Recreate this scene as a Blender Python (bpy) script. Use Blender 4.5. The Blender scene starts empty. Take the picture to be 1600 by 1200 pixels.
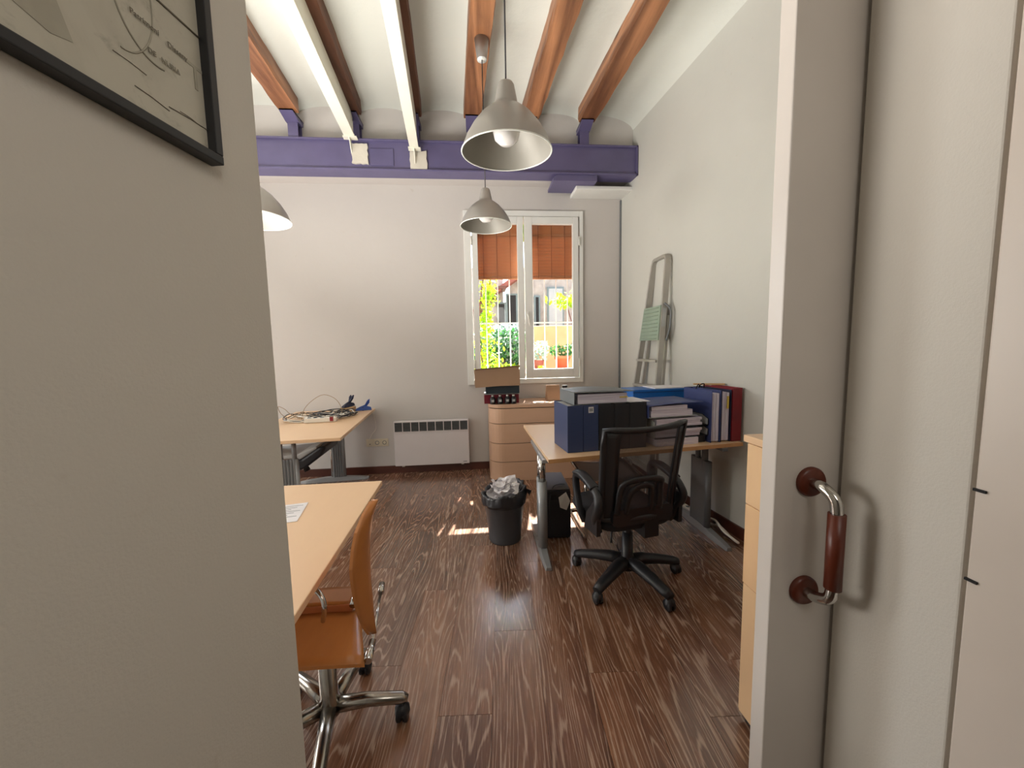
import bpy, bmesh, math, random
from mathutils import Vector, Matrix
R = random.Random(7)
C = bpy.context.scene.collection
SC = bpy.context.scene
PI = math.pi

# ------------------------------------------------------------ camera, world, sun, lights, exposure
FPX, HCAM = 590.0, 1.44
def make_camera():
    dn = Vector((926-800, 600-6833, -FPX)).normalized(); up = -dn
    xv = 748.0; yv = 600-(FPX*FPX+126*(xv-800))/6233
    fw = Vector((xv-800, 600-yv, -FPX)); fw -= fw.dot(up)*up; fw.normalize()
    rt = fw.cross(up)
    m = Matrix((rt, fw, up))                       # rows: world axes in camera axes
    cam = bpy.data.cameras.new('camera'); cam.sensor_width = 36; cam.lens = FPX/1600*36
    cam.clip_start = .02
    o = bpy.data.objects.new('camera', cam); C.objects.link(o)
    o.matrix_world = Matrix.Translation((0, 0, HCAM)) @ m.to_4x4()
    SC.camera = o
make_camera()
SC.view_settings.view_transform = 'Standard'; SC.view_settings.look = 'None'
SC.view_settings.gamma = 1; SC.view_settings.use_curve_mapping = False
SC.view_settings.exposure = 0.16
w = bpy.data.worlds.new('sky'); SC.world = w; w.use_nodes = True
nt = w.node_tree; bg = nt.nodes['Background']
sk = nt.nodes.new('ShaderNodeTexSky'); sk.sky_type = 'NISHITA'; sk.sun_disc = False
sk.sun_elevation = math.radians(52); sk.sun_rotation = math.radians(10)
nt.links.new(sk.outputs[0], bg.inputs[0]); bg.inputs[1].default_value = 0.6
def light(name, kind, loc, direction, energy, color, **kw):
    l = bpy.data.lights.new(name, kind); l.energy = energy; l.color = color
    for k, v in kw.items(): setattr(l, k, v)
    o = bpy.data.objects.new(name, l); C.objects.link(o); o.location = loc
    o.rotation_euler = Vector(direction).to_track_quat('-Z', 'Y').to_euler()
    return o
light('sun', 'SUN', (1, 12, 8), (-.19, -1, -1.28), 36, (1, .95, .86), angle=.009)
light('daylight_left_window', 'AREA', (-3.55, 4.50, 1.95), (.25, -1, .02), 78, (.95, .98, 1), shape='RECTANGLE', size=1.25, size_y=1.8)
light('side_fill', 'AREA', (-4.9, 2.3, 1.7), (1, .12, .32), 104, (1, .97, .92), shape='RECTANGLE', size=1.8, size_y=1.5)  # added fill by the left wall, which has no window
light('upward_fill', 'AREA', (-1.75, 1.9, 1.15), (.45, .08, 1), 74, (1, .97, .92), shape='RECTANGLE', size=1.5, size_y=1.5, spread=2.3)  # added upward fill to brighten the ceiling; no lamp stands here
light('hall_fill', 'AREA', (.5, -.7, 2.4), (-.9, .3, -.8), 8.6, (1, .955, .88), shape='RECTANGLE', size=.8, size_y=.8)  # added fill behind the camera for the hall walls, no known lamp

# ------------------------------------------------------------ material helpers
def lin(c):
    return tuple(((x/255)/12.92 if x/255 <= .04045 else ((x/255+.055)/1.055)**2.4) for x in c)+(1,)
class NT:
    def __init__(s, name):
        s.m = bpy.data.materials.new(name); s.m.use_nodes = True
        s.t = s.m.node_tree; s.b = s.t.nodes['Principled BSDF']; s.out = s.t.nodes['Material Output']
    def n(s, kind, **kw):
        x = s.t.nodes.new('ShaderNode'+kind)
        for k, v in kw.items(): setattr(x, k, v)
        return x
    def l(s, a, b): s.t.links.new(a, b)
    def coord(s, scale=(1, 1, 1), which='Object', rnd=False):
        tc = s.n('TexCoord'); mp = s.n('Mapping'); mp.inputs['Scale'].default_value = scale
        s.l(tc.outputs[which], mp.inputs[0])
        if rnd:
            oi = s.n('ObjectInfo'); mu = s.n('VectorMath', operation='SCALE'); mu.inputs[0].default_value = (37, 53, 11)
            s.l(oi.outputs['Random'], mu.inputs['Scale']); s.l(mu.outputs[0], mp.inputs['Location'])
        return mp.outputs[0]
    def noise(s, vec, scale, detail=3, rough=.5, dist=0):
        x = s.n('TexNoise'); x.inputs['Scale'].default_value = scale; x.inputs['Detail'].default_value = detail
        x.inputs['Roughness'].default_value = rough; x.inputs['Distortion'].default_value = dist
        s.l(vec, x.inputs['Vector']); return x.outputs['Fac']
    def ramp(s, fac, stops):
        x = s.n('ValToRGB'); e = x.color_ramp.elements
        while len(e) < len(stops): e.new(.5)
        for i, (p, c) in enumerate(stops): e[i].position = p; e[i].color = c
        s.l(fac, x.inputs[0]); return x.outputs[0]
    def mix(s, fac, a, b, mode='MIX'):
        x = s.n('Mix', data_type='RGBA', blend_type=mode)
        for i, v in ((0, fac), (6, a), (7, b)):
            if isinstance(v, (int, float, tuple)): x.inputs[i].default_value = v
            else: s.l(v, x.inputs[i])
        return x.outputs[2]
    def bump(s, h, strength=.3, dist=.01):
        x = s.n('Bump'); x.inputs['Strength'].default_value = strength; x.inputs['Distance'].default_value = dist
        s.l(h, x.inputs['Height']); s.l(x.outputs[0], s.b.inputs['Normal'])
    def set(s, rough=.5, metal=0, spec=.5):
        s.b.inputs['Roughness'].default_value = rough; s.b.inputs['Metallic'].default_value = metal
        s.b.inputs['Specular IOR Level'].default_value = spec; return s.m
def plain(name, rgb, rough=.5, metal=0, var=.06, nscale=8, bump=0, bscale=60, spec=.5, coat=0):
    t = NT(name); c = lin(rgb); v = t.coord()
    f = t.noise(v, nscale, 3)
    lo = tuple(x*(1-var) for x in c[:3])+(1,); hi = tuple(min(1, x*(1+var)) for x in c[:3])+(1,)
    t.l(t.ramp(f, [(.3, lo), (.7, hi)]), t.b.inputs['Base Color'])
    if bump: t.bump(t.noise(v, bscale, 4, .6), bump, .004)
    if coat: t.b.inputs['Coat Weight'].default_value = coat; t.b.inputs['Coat Roughness'].default_value = .08
    return t.set(rough, metal, spec)
def wood(name, dark, light_, sx=14, sy=1.2, sz=14, rough=.35, knots=False, rnd=True, bump=.05, lines=9.0):
    t = NT(name); v = t.coord((sx, sy, sz), rnd=rnd)
    a = t.noise(v, .35, 2, .5, .3)
    m = t.n('Math', operation='MULTIPLY'); m.inputs[1].default_value = lines; t.l(a, m.inputs[0])
    p = t.n('Math', operation='PINGPONG'); p.inputs[1].default_value = 1; t.l(m.outputs[0], p.inputs[0])
    col = t.mix(p.outputs[0], lin(dark), lin(light_))
    f = t.noise(v, 3, 5, .7)
    col = t.mix(.35, col, t.ramp(f, [(.3, lin(dark)), (.7, lin(light_))]))
    if knots:
        kv = t.coord((1, .45, 1), rnd=True); k = t.n('TexVoronoi'); k.inputs['Scale'].default_value = 3.1; t.l(kv, k.inputs['Vector'])
        kk = t.ramp(k.outputs['Distance'], [(.02, (.05, .02, .01, 1)), (.11, (1, 1, 1, 1))])
        col = t.mix(.85, col, kk, 'MULTIPLY')
        col = t.mix(t.ramp(t.noise(v, .8, 3), [(.5, (0, 0, 0, 1)), (.75, (.5, .5, .5, 1))]), col, lin((70, 34, 16)))
    t.l(col, t.b.inputs['Base Color'])
    if bump: t.bump(f, bump, .003)
    return t.set(rough)

def floor_mat():
    t = NT('dark_oak_laminate'); v = t.coord((1, 1, 1), rnd=True)
    mp = t.n('Mapping'); mp.inputs['Scale'].default_value = (7.5, .62, 1); t.l(v, mp.inputs[0])
    a = t.noise(mp.outputs[0], 1.0, 1.6, .4, .35)
    m = t.n('Math', operation='MULTIPLY'); m.inputs[1].default_value = 48; t.l(a, m.inputs[0])
    p = t.n('Math', operation='PINGPONG'); p.inputs[1].default_value = 1; t.l(m.outputs[0], p.inputs[0])
    mp2 = t.n('Mapping'); mp2.inputs['Scale'].default_value = (150, 7, 1); t.l(v, mp2.inputs[0])
    fib = t.noise(mp2.outputs[0], 1, 4, .65)
    ad = t.n('Math', operation='MULTIPLY_ADD'); ad.inputs[1].default_value = .9; t.l(fib, ad.inputs[0]); t.l(p.outputs[0], ad.inputs[2])
    line = t.ramp(ad.outputs[0], [(.0, (0, 0, 0, 1)), (.86, (.0, .0, .0, 1)), (1.0, (1, 1, 1, 1))])
    m2 = t.n('Math', operation='MULTIPLY'); m2.inputs[1].default_value = .68; t.l(ad.outputs[0], m2.inputs[0])
    line = t.ramp(m2.outputs[0], [(.76, (0, 0, 0, 1)), (.95, (1, 1, 1, 1))])
    mp3 = t.n('Mapping'); mp3.inputs['Scale'].default_value = (7, .8, 1); t.l(v, mp3.inputs[0])
    band = t.noise(mp3.outputs[0], 1, 2)
    base = t.ramp(band, [(.3, lin((92, 63, 50))), (.5, lin((124, 88, 68))), (.68, lin((154, 114, 86)))])
    base = t.mix(.45, base, t.ramp(fib, [(.35, lin((80, 54, 42))), (.65, lin((150, 108, 82)))]))
    oi = t.n('ObjectInfo')
    base = t.mix(1, base, t.ramp(oi.outputs['Random'], [(0, (.78, .76, .76, 1)), (1, (1.12, 1.05, 1, 1))]), 'MULTIPLY')
    ms = t.n('Math', operation='MULTIPLY'); ms.inputs[1].default_value = .68; t.l(line, ms.inputs[0])
    col = t.mix(ms.outputs[0], base, lin((186, 158, 138)))
    t.l(col, t.b.inputs['Base Color']); t.bump(ad.outputs[0], .06, .002)
    t.l(t.ramp(fib, [(.3, (.2, .2, .2, 1)), (.7, (.3, .3, .3, 1))]), t.b.inputs['Roughness'])
    t.b.inputs['Specular IOR Level'].default_value = .6; t.b.inputs['Coat Weight'].default_value = .9; t.b.inputs['Coat Roughness'].default_value = .16
    return t.m
def wall_mat(name, rgb, bump=.25, bscale=9, fine=.1):
    t = NT(name); v = t.coord(); c = lin(rgb)
    f = t.noise(v, 1.3, 4, .55)
    col = t.ramp(f, [(.3, tuple(x*.95 for x in c[:3])+(1,)), (.7, c)])
    sp = t.ramp(t.noise(v, 11, 3, .6), [(.22, (.93, .91, .88, 1)), (.3, (1, 1, 1, 1))])
    t.l(t.mix(1, col, sp, 'MULTIPLY'), t.b.inputs['Base Color'])
    h = t.mix(fine, t.noise(v, bscale, 4, .55), t.noise(v, 240, 2))
    t.bump(h, bump, .012); return t.set(.75, 0, .25)
def translucent(name, rgb, fac=.5, rough=.5, rgb2=None, grad=True):
    t = NT(name); v = t.coord()
    c = t.ramp(t.noise(v, 6, 3), [(.3, lin(rgb)), (.7, lin(rgb2 or rgb))])
    t.l(c, t.b.inputs['Base Color']); t.set(rough)
    tr = t.n('BsdfTranslucent'); t.l(c, tr.inputs[0]); mx = t.n('MixShader'); mx.inputs[0].default_value = fac
    t.l(t.b.outputs[0], mx.inputs[1]); t.l(tr.outputs[0], mx.inputs[2]); t.l(mx.outputs[0], t.out.inputs[0])
    return t.m
def meshy(name, rgb, see=.35):
    t = NT(name); v = t.coord((1, 1, 1))
    ck = t.n('TexChecker'); ck.inputs['Scale'].default_value = 420; t.l(v, ck.inputs[0])
    tp = t.n('BsdfTransparent'); mx = t.n('MixShader')
    r = t.ramp(ck.outputs['Fac'], [(0, (see-.1,)*3+(1,)), (1, (see+.1,)*3+(1,))])
    t.b.inputs['Base Color'].default_value = lin(rgb); t.set(.7)
    t.l(r, mx.inputs[0]); t.l(t.b.outputs[0], mx.inputs[1]); t.l(tp.outputs[0], mx.inputs[2]); t.l(mx.outputs[0], t.out.inputs[0])
    return t.m
def glass_mat():
    t = NT('window_glass'); tp = t.n('BsdfTransparent'); tp.inputs[0].default_value = (.97, .98, .98, 1)
    gl = t.n('BsdfGlossy'); gl.inputs['Roughness'].default_value = .02
    fr = t.n('LayerWeight'); fr.inputs[0].default_value = .5; pw = t.n('Math', operation='POWER'); pw.inputs[1].default_value = 4; t.l(fr.outputs['Facing'], pw.inputs[0])
    ma = t.n('Math', operation='MULTIPLY_ADD'); ma.inputs[1].default_value = .6; ma.inputs[2].default_value = .03; t.l(pw.outputs[0], ma.inputs[0]); mx = t.n('MixShader')
    t.l(ma.outputs[0], mx.inputs[0]); t.l(tp.outputs[0], mx.inputs[1]); t.l(gl.outputs[0], mx.inputs[2]); t.l(mx.outputs[0], t.out.inputs[0])
    return t.m
def paper_stack(name):
    t = NT(name); v = t.coord((3, 3, 260))
    f = t.noise(v, 1, 3, .6)
    t.l(t.ramp(f, [(.3, lin((176, 166, 184))), (.5, lin((220, 212, 228))), (.62, lin((240, 236, 244)))]), t.b.inputs['Base Color'])
    t.bump(f, .3, .004); return t.set(.8)
def paper_stack_x(name):
    t = NT(name); v = t.coord((230, 3, 3)); f = t.noise(v, 1, 3, .6)
    t.l(t.ramp(f, [(.3, lin((176, 168, 190))), (.5, lin((220, 214, 232))), (.62, lin((240, 238, 246)))]), t.b.inputs['Base Color'])
    t.bump(f, .3, .004); return t.set(.8)
def dotted(name, a, b):
    t = NT(name); v = t.coord(); w1 = t.n('TexVoronoi'); w1.inputs['Randomness'].default_value = 0; w1.inputs['Scale'].default_value = 95; t.l(v, w1.inputs['Vector'])
    t.l(t.ramp(w1.outputs['Distance'], [(.25, lin(b)), (.4, lin(a))]), t.b.inputs['Base Color']); return t.set(.4)
def bush(name, cols, fac=.45):
    t = NT(name); v = t.coord()
    oi = t.noise(v, 5, 4, .7)
    c = t.ramp(oi, [(.25+.5*i/(len(cols)-1), lin(k)) for i, k in enumerate(cols)])
    t.l(c, t.b.inputs['Base Color']); t.set(.5)
    tr = t.n('BsdfTranslucent'); t.l(c, tr.inputs[0]); mx = t.n('MixShader'); mx.inputs[0].default_value = fac
    t.l(t.b.outputs[0], mx.inputs[1]); t.l(tr.outputs[0], mx.inputs[2]); t.l(mx.outputs[0], t.out.inputs[0])
    return t.m

M = dict(
    wall=wall_mat('white_plaster', (202, 197, 193)), rightw=wall_mat('warm_white_plaster', (200, 199, 191), .22),
    hall=wall_mat('hall_paint', (206, 200, 190), .12, 14, .5), vault=wall_mat('vault_plaster', (214, 216, 208), .55, 5),
    lacquer=plain('white_lacquer', (214, 206, 198), .35, var=.02), jamb=plain('hall_trim_paint', (208, 196, 184), .4, var=.02),
    floor=floor_mat(), hallfloor=plain('hall_floor', (96, 70, 56), .4), base=wood('dark_baseboard', (66, 34, 26), (92, 50, 38), 3, 10, 10),
    joist=wood('amber_joist', (92, 54, 32), (184, 128, 88), 12, .8, 12, .45, knots=True, bump=.25),
    oldjoist=wood('old_brown_joist', (70, 42, 28), (120, 76, 52), 9, 1, 9, .7, knots=True, bump=.5),
    purple=plain('purple_steel_paint', (96, 90, 126), .38, var=.07, nscale=5, bump=.1, bscale=25),
    cream=plain('cream_steel_paint', (226, 224, 210), .5, var=.03, bump=.1, bscale=30), plaster=plain('patched_plaster', (206, 200, 188), .8, bump=.5, bscale=40),
    frame=plain('window_paint', (226, 226, 222), .4, var=.02), glass=glass_mat(),
    slat=translucent('orange_blind_wood', (188, 124, 80), .3, .5, (202, 140, 96)), cord=plain('blind_cord', (120, 66, 40), .8),
    bar=plain('white_grille', (235, 232, 224), .5), maple=wood('maple_veneer', (224, 186, 146), (234, 198, 160), 3, .6, 3, .32, bump=.01, lines=5),
    maplex=wood('maple_veneer_drawers', (200, 160, 132), (214, 176, 148), .6, 3, 3, .4, bump=.01, lines=5),
    maplez=wood('maple_veneer_upright', (230, 188, 142), (240, 204, 160), 3, 3, .6, .36, bump=.01, lines=5),
    edge=plain('maple_edge_band', (200, 150, 100), .45), orange=plain('orange_edge', (226, 134, 84), .5),
    alu=plain('lamp_aluminium', (172, 168, 164), .38, .5, var=.03), lampin=plain('lamp_inside', (138, 134, 124), .5, .15, var=.03), rim=plain('lamp_rim', (230, 232, 226), .3, .2),
    bulb=plain('opal_bulb', (225, 222, 218), .12, var=.01, coat=.5), steel=plain('grey_steel', (150, 152, 154), .38, .35), dsteel=plain('dark_grey_steel', (104, 106, 108), .45, .2),
    chrome=plain('chrome', (200, 198, 194), .12, 1, var=.02), castal=plain('polished_cast_alu', (165, 160, 152), .22, 1, var=.03),
    black=plain('black_plastic', (30, 30, 34), .42), blackf=plain('black_fabric', (32, 31, 36), .85, bump=.3, bscale=300), bag=plain('black_bag', (40, 40, 44), .28, bump=.9, bscale=22),
    binp=plain('bin_grey', (62, 62, 66), .5), mesh=meshy('black_mesh', (58, 52, 56), .26), gmesh=meshy('grey_mesh', (150, 140, 134), .25),
    ply=wood('chair_plywood', (168, 104, 52), (194, 126, 68), 3, .8, 3, .22, bump=.01, lines=4), plyedge=plain('ply_edge', (186, 110, 66), .4),
    rose=plain('handle_wood', (96, 40, 22), .35), white=plain('white_enamel', (226, 220, 222), .35, var=.01), wplas=plain('white_plastic', (222, 216, 206), .4, var=.02), cableb=plain('black_cable', (38, 36, 40), .5), tan=plain('tan_cable', (150, 124, 92), .6),
    cream2=plain('socket_cream', (216, 206, 184), .4), dark=plain('dark_gap', (24, 23, 24), .8), bluep=plain('blue_plastic', (30, 70, 150), .4), navy=plain('dark_navy', (26, 32, 62), .5),
    bluebox=dotted('blue_dotted_card', (60, 74, 112), (40, 52, 86)), blackbox=plain('black_card', (30, 31, 36), .5), blue=plain('blue_folder', (66, 76, 124), .38), cyan=plain('bright_blue_folder', (24, 100, 180), .35),
    greyc=plain('grey_cover', (112, 116, 118), .45), paper=plain('paper', (226, 222, 224), .85), stack=paper_stack('paper_edges'), stackx=paper_stack_x('paper_edges_upright'),
    red=plain('red_card', (128, 22, 34), .42, var=.15), yellow=plain('yellow_tab', (206, 180, 70), .6), card=plain('cardboard', (166, 134, 108), .8, nscale=3), greent=plain('ladder_tread', (142, 158, 140), .6),
    ladder=plain('ladder_alu', (176, 172, 164), .42, .45), wbox=plain('grey_top_card', (176, 178, 176), .6),
    vine=bush('vine_leaves', [(60, 110, 20), (140, 190, 30), (200, 220, 50), (226, 150, 50)]), shrub=bush('shrub_leaves', [(20, 60, 34), (60, 120, 60), (110, 160, 80)]), pale=bush('pale_leaves', [(120, 150, 140), (170, 196, 180), (200, 214, 190)]),
    terra=plain('terracotta', (206, 104, 66), .8), stone=plain('stone_wall', (170, 160, 150), .9, var=.25, nscale=5, bump=.6, bscale=14), ochre=plain('ochre_render', (226, 178, 130), .9, var=.12, nscale=4),
    brickr=plain('red_ledge', (150, 84, 70), .8), pave=plain('patio_paving', (168, 150, 132), .9), shutter=plain('grey_shutter', (120, 134, 134), .7),
    red2=plain('dark_red_carton', (120, 26, 44), .4), slate=plain('slate_box', (46, 58, 66), .35), wood_t=plain('timber_stick', (196, 158, 112), .7), print_=None)

# ------------------------------------------------------------ geometry helpers
class MB:
    def __init__(s): s.v = []; s.f = []; s.sm = []
    def add(s, vs, fs, smooth=False):
        o = len(s.v); s.v += [tuple(v) for v in vs]; s.f += [tuple(i+o for i in f) for f in fs]; s.sm += [smooth]*len(fs); return s
    def box(s, x0, x1, y0, y1, z0, z1, m=None):
        vs = [Vector((x, y, z)) for z in (z0, z1) for y in (y0, y1) for x in (x0, x1)]
        if m is not None: vs = [m @ v for v in vs]
        return s.add(vs, [(0, 2, 3, 1), (4, 5, 7, 6), (0, 1, 5, 4), (2, 6, 7, 3), (0, 4, 6, 2), (1, 3, 7, 5)])
    def prism(s, pts, z0, z1, axis='z', m=None, smooth=False):      # pts CCW polygon
        n = len(pts)
        def P(a, b, c):
            v = Vector({'z': (a, b, c), 'y': (a, c, b), 'x': (c, a, b)}[axis]); return m @ v if m is not None else v
        vs = [P(a, b, z0) for a, b in pts]+[P(a, b, z1) for a, b in pts]
        o = len(s.v); s.add(vs, [tuple(range(n))[::-1], tuple(range(n, 2*n))])
        s.f += [(o+i, o+(i+1) % n, o+n+(i+1) % n, o+n+i) for i in range(n)]; s.sm += [smooth]*n
        return s
    def lathe(s, prof, c=(0, 0, 0), n=24, m=None, cap=False):
        vs = []
        for r, z in prof:
            for i in range(n):
                a = 2*PI*i/n; v = Vector((c[0]+r*math.cos(a), c[1]+r*math.sin(a), c[2]+z)); vs.append(m @ v if m is not None else v)
        fs = [(j*n+i, j*n+(i+1) % n, (j+1)*n+(i+1) % n, (j+1)*n+i) for j in range(len(prof)-1) for i in range(n)]
        s.add(vs, fs, True)
        if cap:
            k = len(s.v)-n*len(prof); s.f += [tuple(k+i for i in range(n))[::-1], tuple(k+n*(len(prof)-1)+i for i in range(n))]; s.sm += [False, False]
        return s
    def tube(s, pts, r, n=8, closed=False, flat=1.0, cap=True):
        pts = [Vector(p) for p in pts]; L = len(pts); rings = []
        rs = r if isinstance(r, (list, tuple)) else [r]*L
        up = None
        for i, p in enumerate(pts):
            a = pts[(i-1) % L] if (closed or i > 0) else p; b = pts[(i+1) % L] if (closed or i < L-1) else p
            t = (b-a).normalized() if (b-a).length > 1e-9 else Vector((0, 0, 1))
            if up is None: up = Vector((0, 0, 1)) if abs(t.z) < .9 else Vector((0, 1, 0))
            u = up-up.dot(t)*t
            if u.length < 1e-4: u = t.orthogonal()
            u.normalize(); up = u; w_ = t.cross(u)
            rings.append([p+rs[i]*(math.cos(2*PI*k/n)*w_+flat*math.sin(2*PI*k/n)*u) for k in range(n)])
        vs = [v for r_ in rings for v in r_]; m_ = L if closed else L-1
        s.add(vs, [(j*n+k, j*n+(k+1) % n, ((j+1) % L)*n+(k+1) % n, ((j+1) % L)*n+k) for j in range(m_) for k in range(n)], True)
        if cap and not closed:
            k = len(s.v)-n*L; s.f += [tuple(k+i for i in range(n))[::-1], tuple(k+n*(L-1)+i for i in range(n))]; s.sm += [False, False]
        return s
    def grid(s, fn, nu, nv, smooth=True, thick=None):
        P = [[Vector(fn(i/nu, j/nv)) for i in range(nu+1)] for j in range(nv+1)]
        W = nu+1; fs = [(j*W+i, j*W+i+1, (j+1)*W+i+1, (j+1)*W+i) for j in range(nv) for i in range(nu)]
        flat = [p for r_ in P for p in r_]
        if thick is None: return s.add(flat, fs, smooth)
        t = Vector(thick); N = len(flat)
        vs = flat+[p-t for p in flat]; f2 = [tuple(i+N for i in f)[::-1] for f in fs]
        rim = [j for j in range(W)]+[j*W+nu for j in range(1, nv+1)]+[nv*W+i for i in range(nu-1, -1, -1)]+[j*W for j in range(nv-1, 0, -1)]
        side = [(rim[(i+1) % len(rim)], rim[i], rim[i]+N, rim[(i+1) % len(rim)]+N) for i in range(len(rim))]
        o = len(s.v); s.add(vs, fs+f2, smooth); s.f += [tuple(i+o for i in f) for f in side]; s.sm += [False]*len(side)
        return s
    def build(s, name, mat, parent=None, bevel=0, kind=None, label=None, fixn=False):
        me = bpy.data.meshes.new(name); me.from_pydata(s.v, [], s.f); me.materials.append(M[mat] if isinstance(mat, str) else mat)
        me.polygons.foreach_set('use_smooth', s.sm); me.update()
        if fixn:
            b = bmesh.new(); b.from_mesh(me); bmesh.ops.recalc_face_normals(b, faces=b.faces); b.to_mesh(me); b.free()
        o = bpy.data.objects.new(name, me); C.objects.link(o); o.parent = parent
        if bevel:
            md = o.modifiers.new('bevel', 'BEVEL'); md.width = bevel; md.segments = 2; md.limit_method = 'ANGLE'; md.angle_limit = .6
        if kind: o['kind'] = kind
        if label: o['label'] = label
        return o
def thing(name, label, cat, loc=(0, 0, 0), rz=0, group=None):
    o = bpy.data.objects.new(name, None); C.objects.link(o); o.location = loc; o.rotation_euler = (0, 0, rz); o.empty_display_size = .05
    return tag(o, label, cat, group)
def tag(o, label, cat, group=None):
    o['label'] = label; o['category'] = cat
    if group: o['group'] = group
    return o
def dup(root, loc, rz, label):
    r = root.copy(); C.objects.link(r); r.location = loc; r.rotation_euler = (0, 0, rz); r['label'] = label
    for ch in list(root.children):
        c = ch.copy(); C.objects.link(c); c.parent = r
        for g in ch.children:
            d = g.copy(); C.objects.link(d); d.parent = c
    return r
def share(src, name, parent, loc=(0, 0, 0), rot=(0, 0, 0)):          # a piece sharing the mesh of an alike piece
    o = src.copy(); o.name = name; C.objects.link(o); o.parent = parent; o.location = loc; o.rotation_euler = rot; return o
def struct(o, label=None):
    o['kind'] = 'structure'
    if label: o['label'] = label
    return o
def rotz(a, c=(0, 0, 0)): return Matrix.Translation(c) @ Matrix.Rotation(a, 4, 'Z')
def rrect(x0, x1, y0, y1, r, n=4):
    pts = []
    for cx, cy, a0 in ((x1-r, y0+r, -PI/2), (x1-r, y1-r, 0), (x0+r, y1-r, PI/2), (x0+r, y0+r, PI)):
        for i in range(n+1): a = a0+PI/2*i/n; pts.append((cx+r*math.cos(a), cy+r*math.sin(a)))
    return pts
def arc(c, r, a0, a1, n, plane='xz', y=0):
    out = []
    for i in range(n+1):
        a = a0+(a1-a0)*i/n; u, v = c[0]+r*math.cos(a), c[1]+r*math.sin(a)
        out.append({'xz': (u, y, v), 'yz': (y, u, v), 'xy': (u, v, y)}[plane])
    return out
def smooth_path(pts, n=6):
    pts = [Vector(p) for p in pts]; out = []
    for i in range(len(pts)-1):
        p0, p1, p2, p3 = pts[max(i-1, 0)], pts[i], pts[i+1], pts[min(i+2, len(pts)-1)]
        for k in range(n):
            t = k/n; out.append(.5*((2*p1)+(p2-p0)*t+(2*p0-5*p1+4*p2-p3)*t*t+(3*p1-p0-3*p2+p3)*t**3))
    out.append(pts[-1]); return out

# ------------------------------------------------------------ room shell
YW = 4.467
def xr(y): return 1.705+.1*(YW-y)              # face of the right wall
# far wall with two window openings
WX0, WX1, WZ0, WZ1 = -.06, 1.20, 1.07, 2.95
b = MB()
for x0, x1, z0, z1 in ((-5.2, -4.2, 0, 3.35), (-4.2, -2.9, 0, 1.05), (-4.2, -2.9, 2.9, 3.35), (-2.9, WX0, 0, 3.35), (WX0, WX1, 0, WZ0), (WX0, WX1, WZ1, 3.35), (WX1, 2.4, 0, 3.35)):
    b.box(x0, x1, YW, YW+.3, z0, z1)
struct(b.build('wall_far', 'wall'))
struct(MB().box(-5.2, 2.4, 4.2, YW+.3, 3.27, 4.15).build('wall_far_upper', 'wall'))
b = MB(); b.prism([(xr(.78), .78), (2.6, .78), (2.6, 4.9), (xr(4.6), 4.6)], 0, 4.15)
struct(b.build('wall_right', 'rightw', fixn=True))
struct(MB().box(-5.2, -5.0, .3, 4.8, 0, 4.15).build('wall_left', 'wall'))
# near partition that the doorway is cut in
b = MB(); b.box(-5.0, -.52, .48, .62, 0, 4.15); b.box(.74, 2.2, .755, .80, 0, 4.15); b.box(-.52, .74, .755, .80, 2.32, 4.15)
struct(b.build('wall_near', 'rightw'))
# hall walls
P0 = Vector((-.358, .70)); D = Vector((.163, .987)); N = Vector((-.987, .163))
a, c = P0, P0-D*3.6
b = MB(); b.prism([tuple(a), tuple(a+N*.12), tuple(c+N*.12), tuple(c)], 0, 2.6)
struct(b.build('wall_hall_left', 'hall', fixn=True, bevel=.004))
# right hall wall, with a neighbouring doorway's casing nearer the camera
struct(MB().box(.736, .90, .492, .695, 0, 2.6).build('wall_hall_right', 'hall', bevel=.003))
struct(MB().box(.746, .90, .484, .492, 0, 2.6).build('trim_1', 'jamb'), 'recessed joint beside the door casing')
struct(MB().box(.731, .90, .36, .484, 0, 2.6).build('trim_2', 'jamb', bevel=.003), 'painted casing of the neighbouring doorway')
for z_ in (1.215, 1.075): MB().box(.728, .7315, .470, .4845, z_, z_+.004).build('paint_chip', 'dark', bpy.data.objects['trim_2'])
struct(MB().box(.78, .90, -2.9, .36, 0, 2.6).build('wall_hall_right_front', 'hall'))
struct(MB().box(-1.3, 1.0, -3.0, -2.9, 0, 2.6).build('wall_hall_back', 'hall'))
struct(MB().box(-1.3, 1.0, -3.0, .755, 2.6, 2.7).build('ceiling_hall', 'hall'))
struct(MB().box(-1.3, 1.2, -3.0, .755, -.05, -.002).build('floor_hall', 'hallfloor'))
struct(MB().box(-.52, .74, .70, .755, 2.32, 2.6).build('trim_3', 'jamb'), 'lintel over the doorway')

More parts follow.
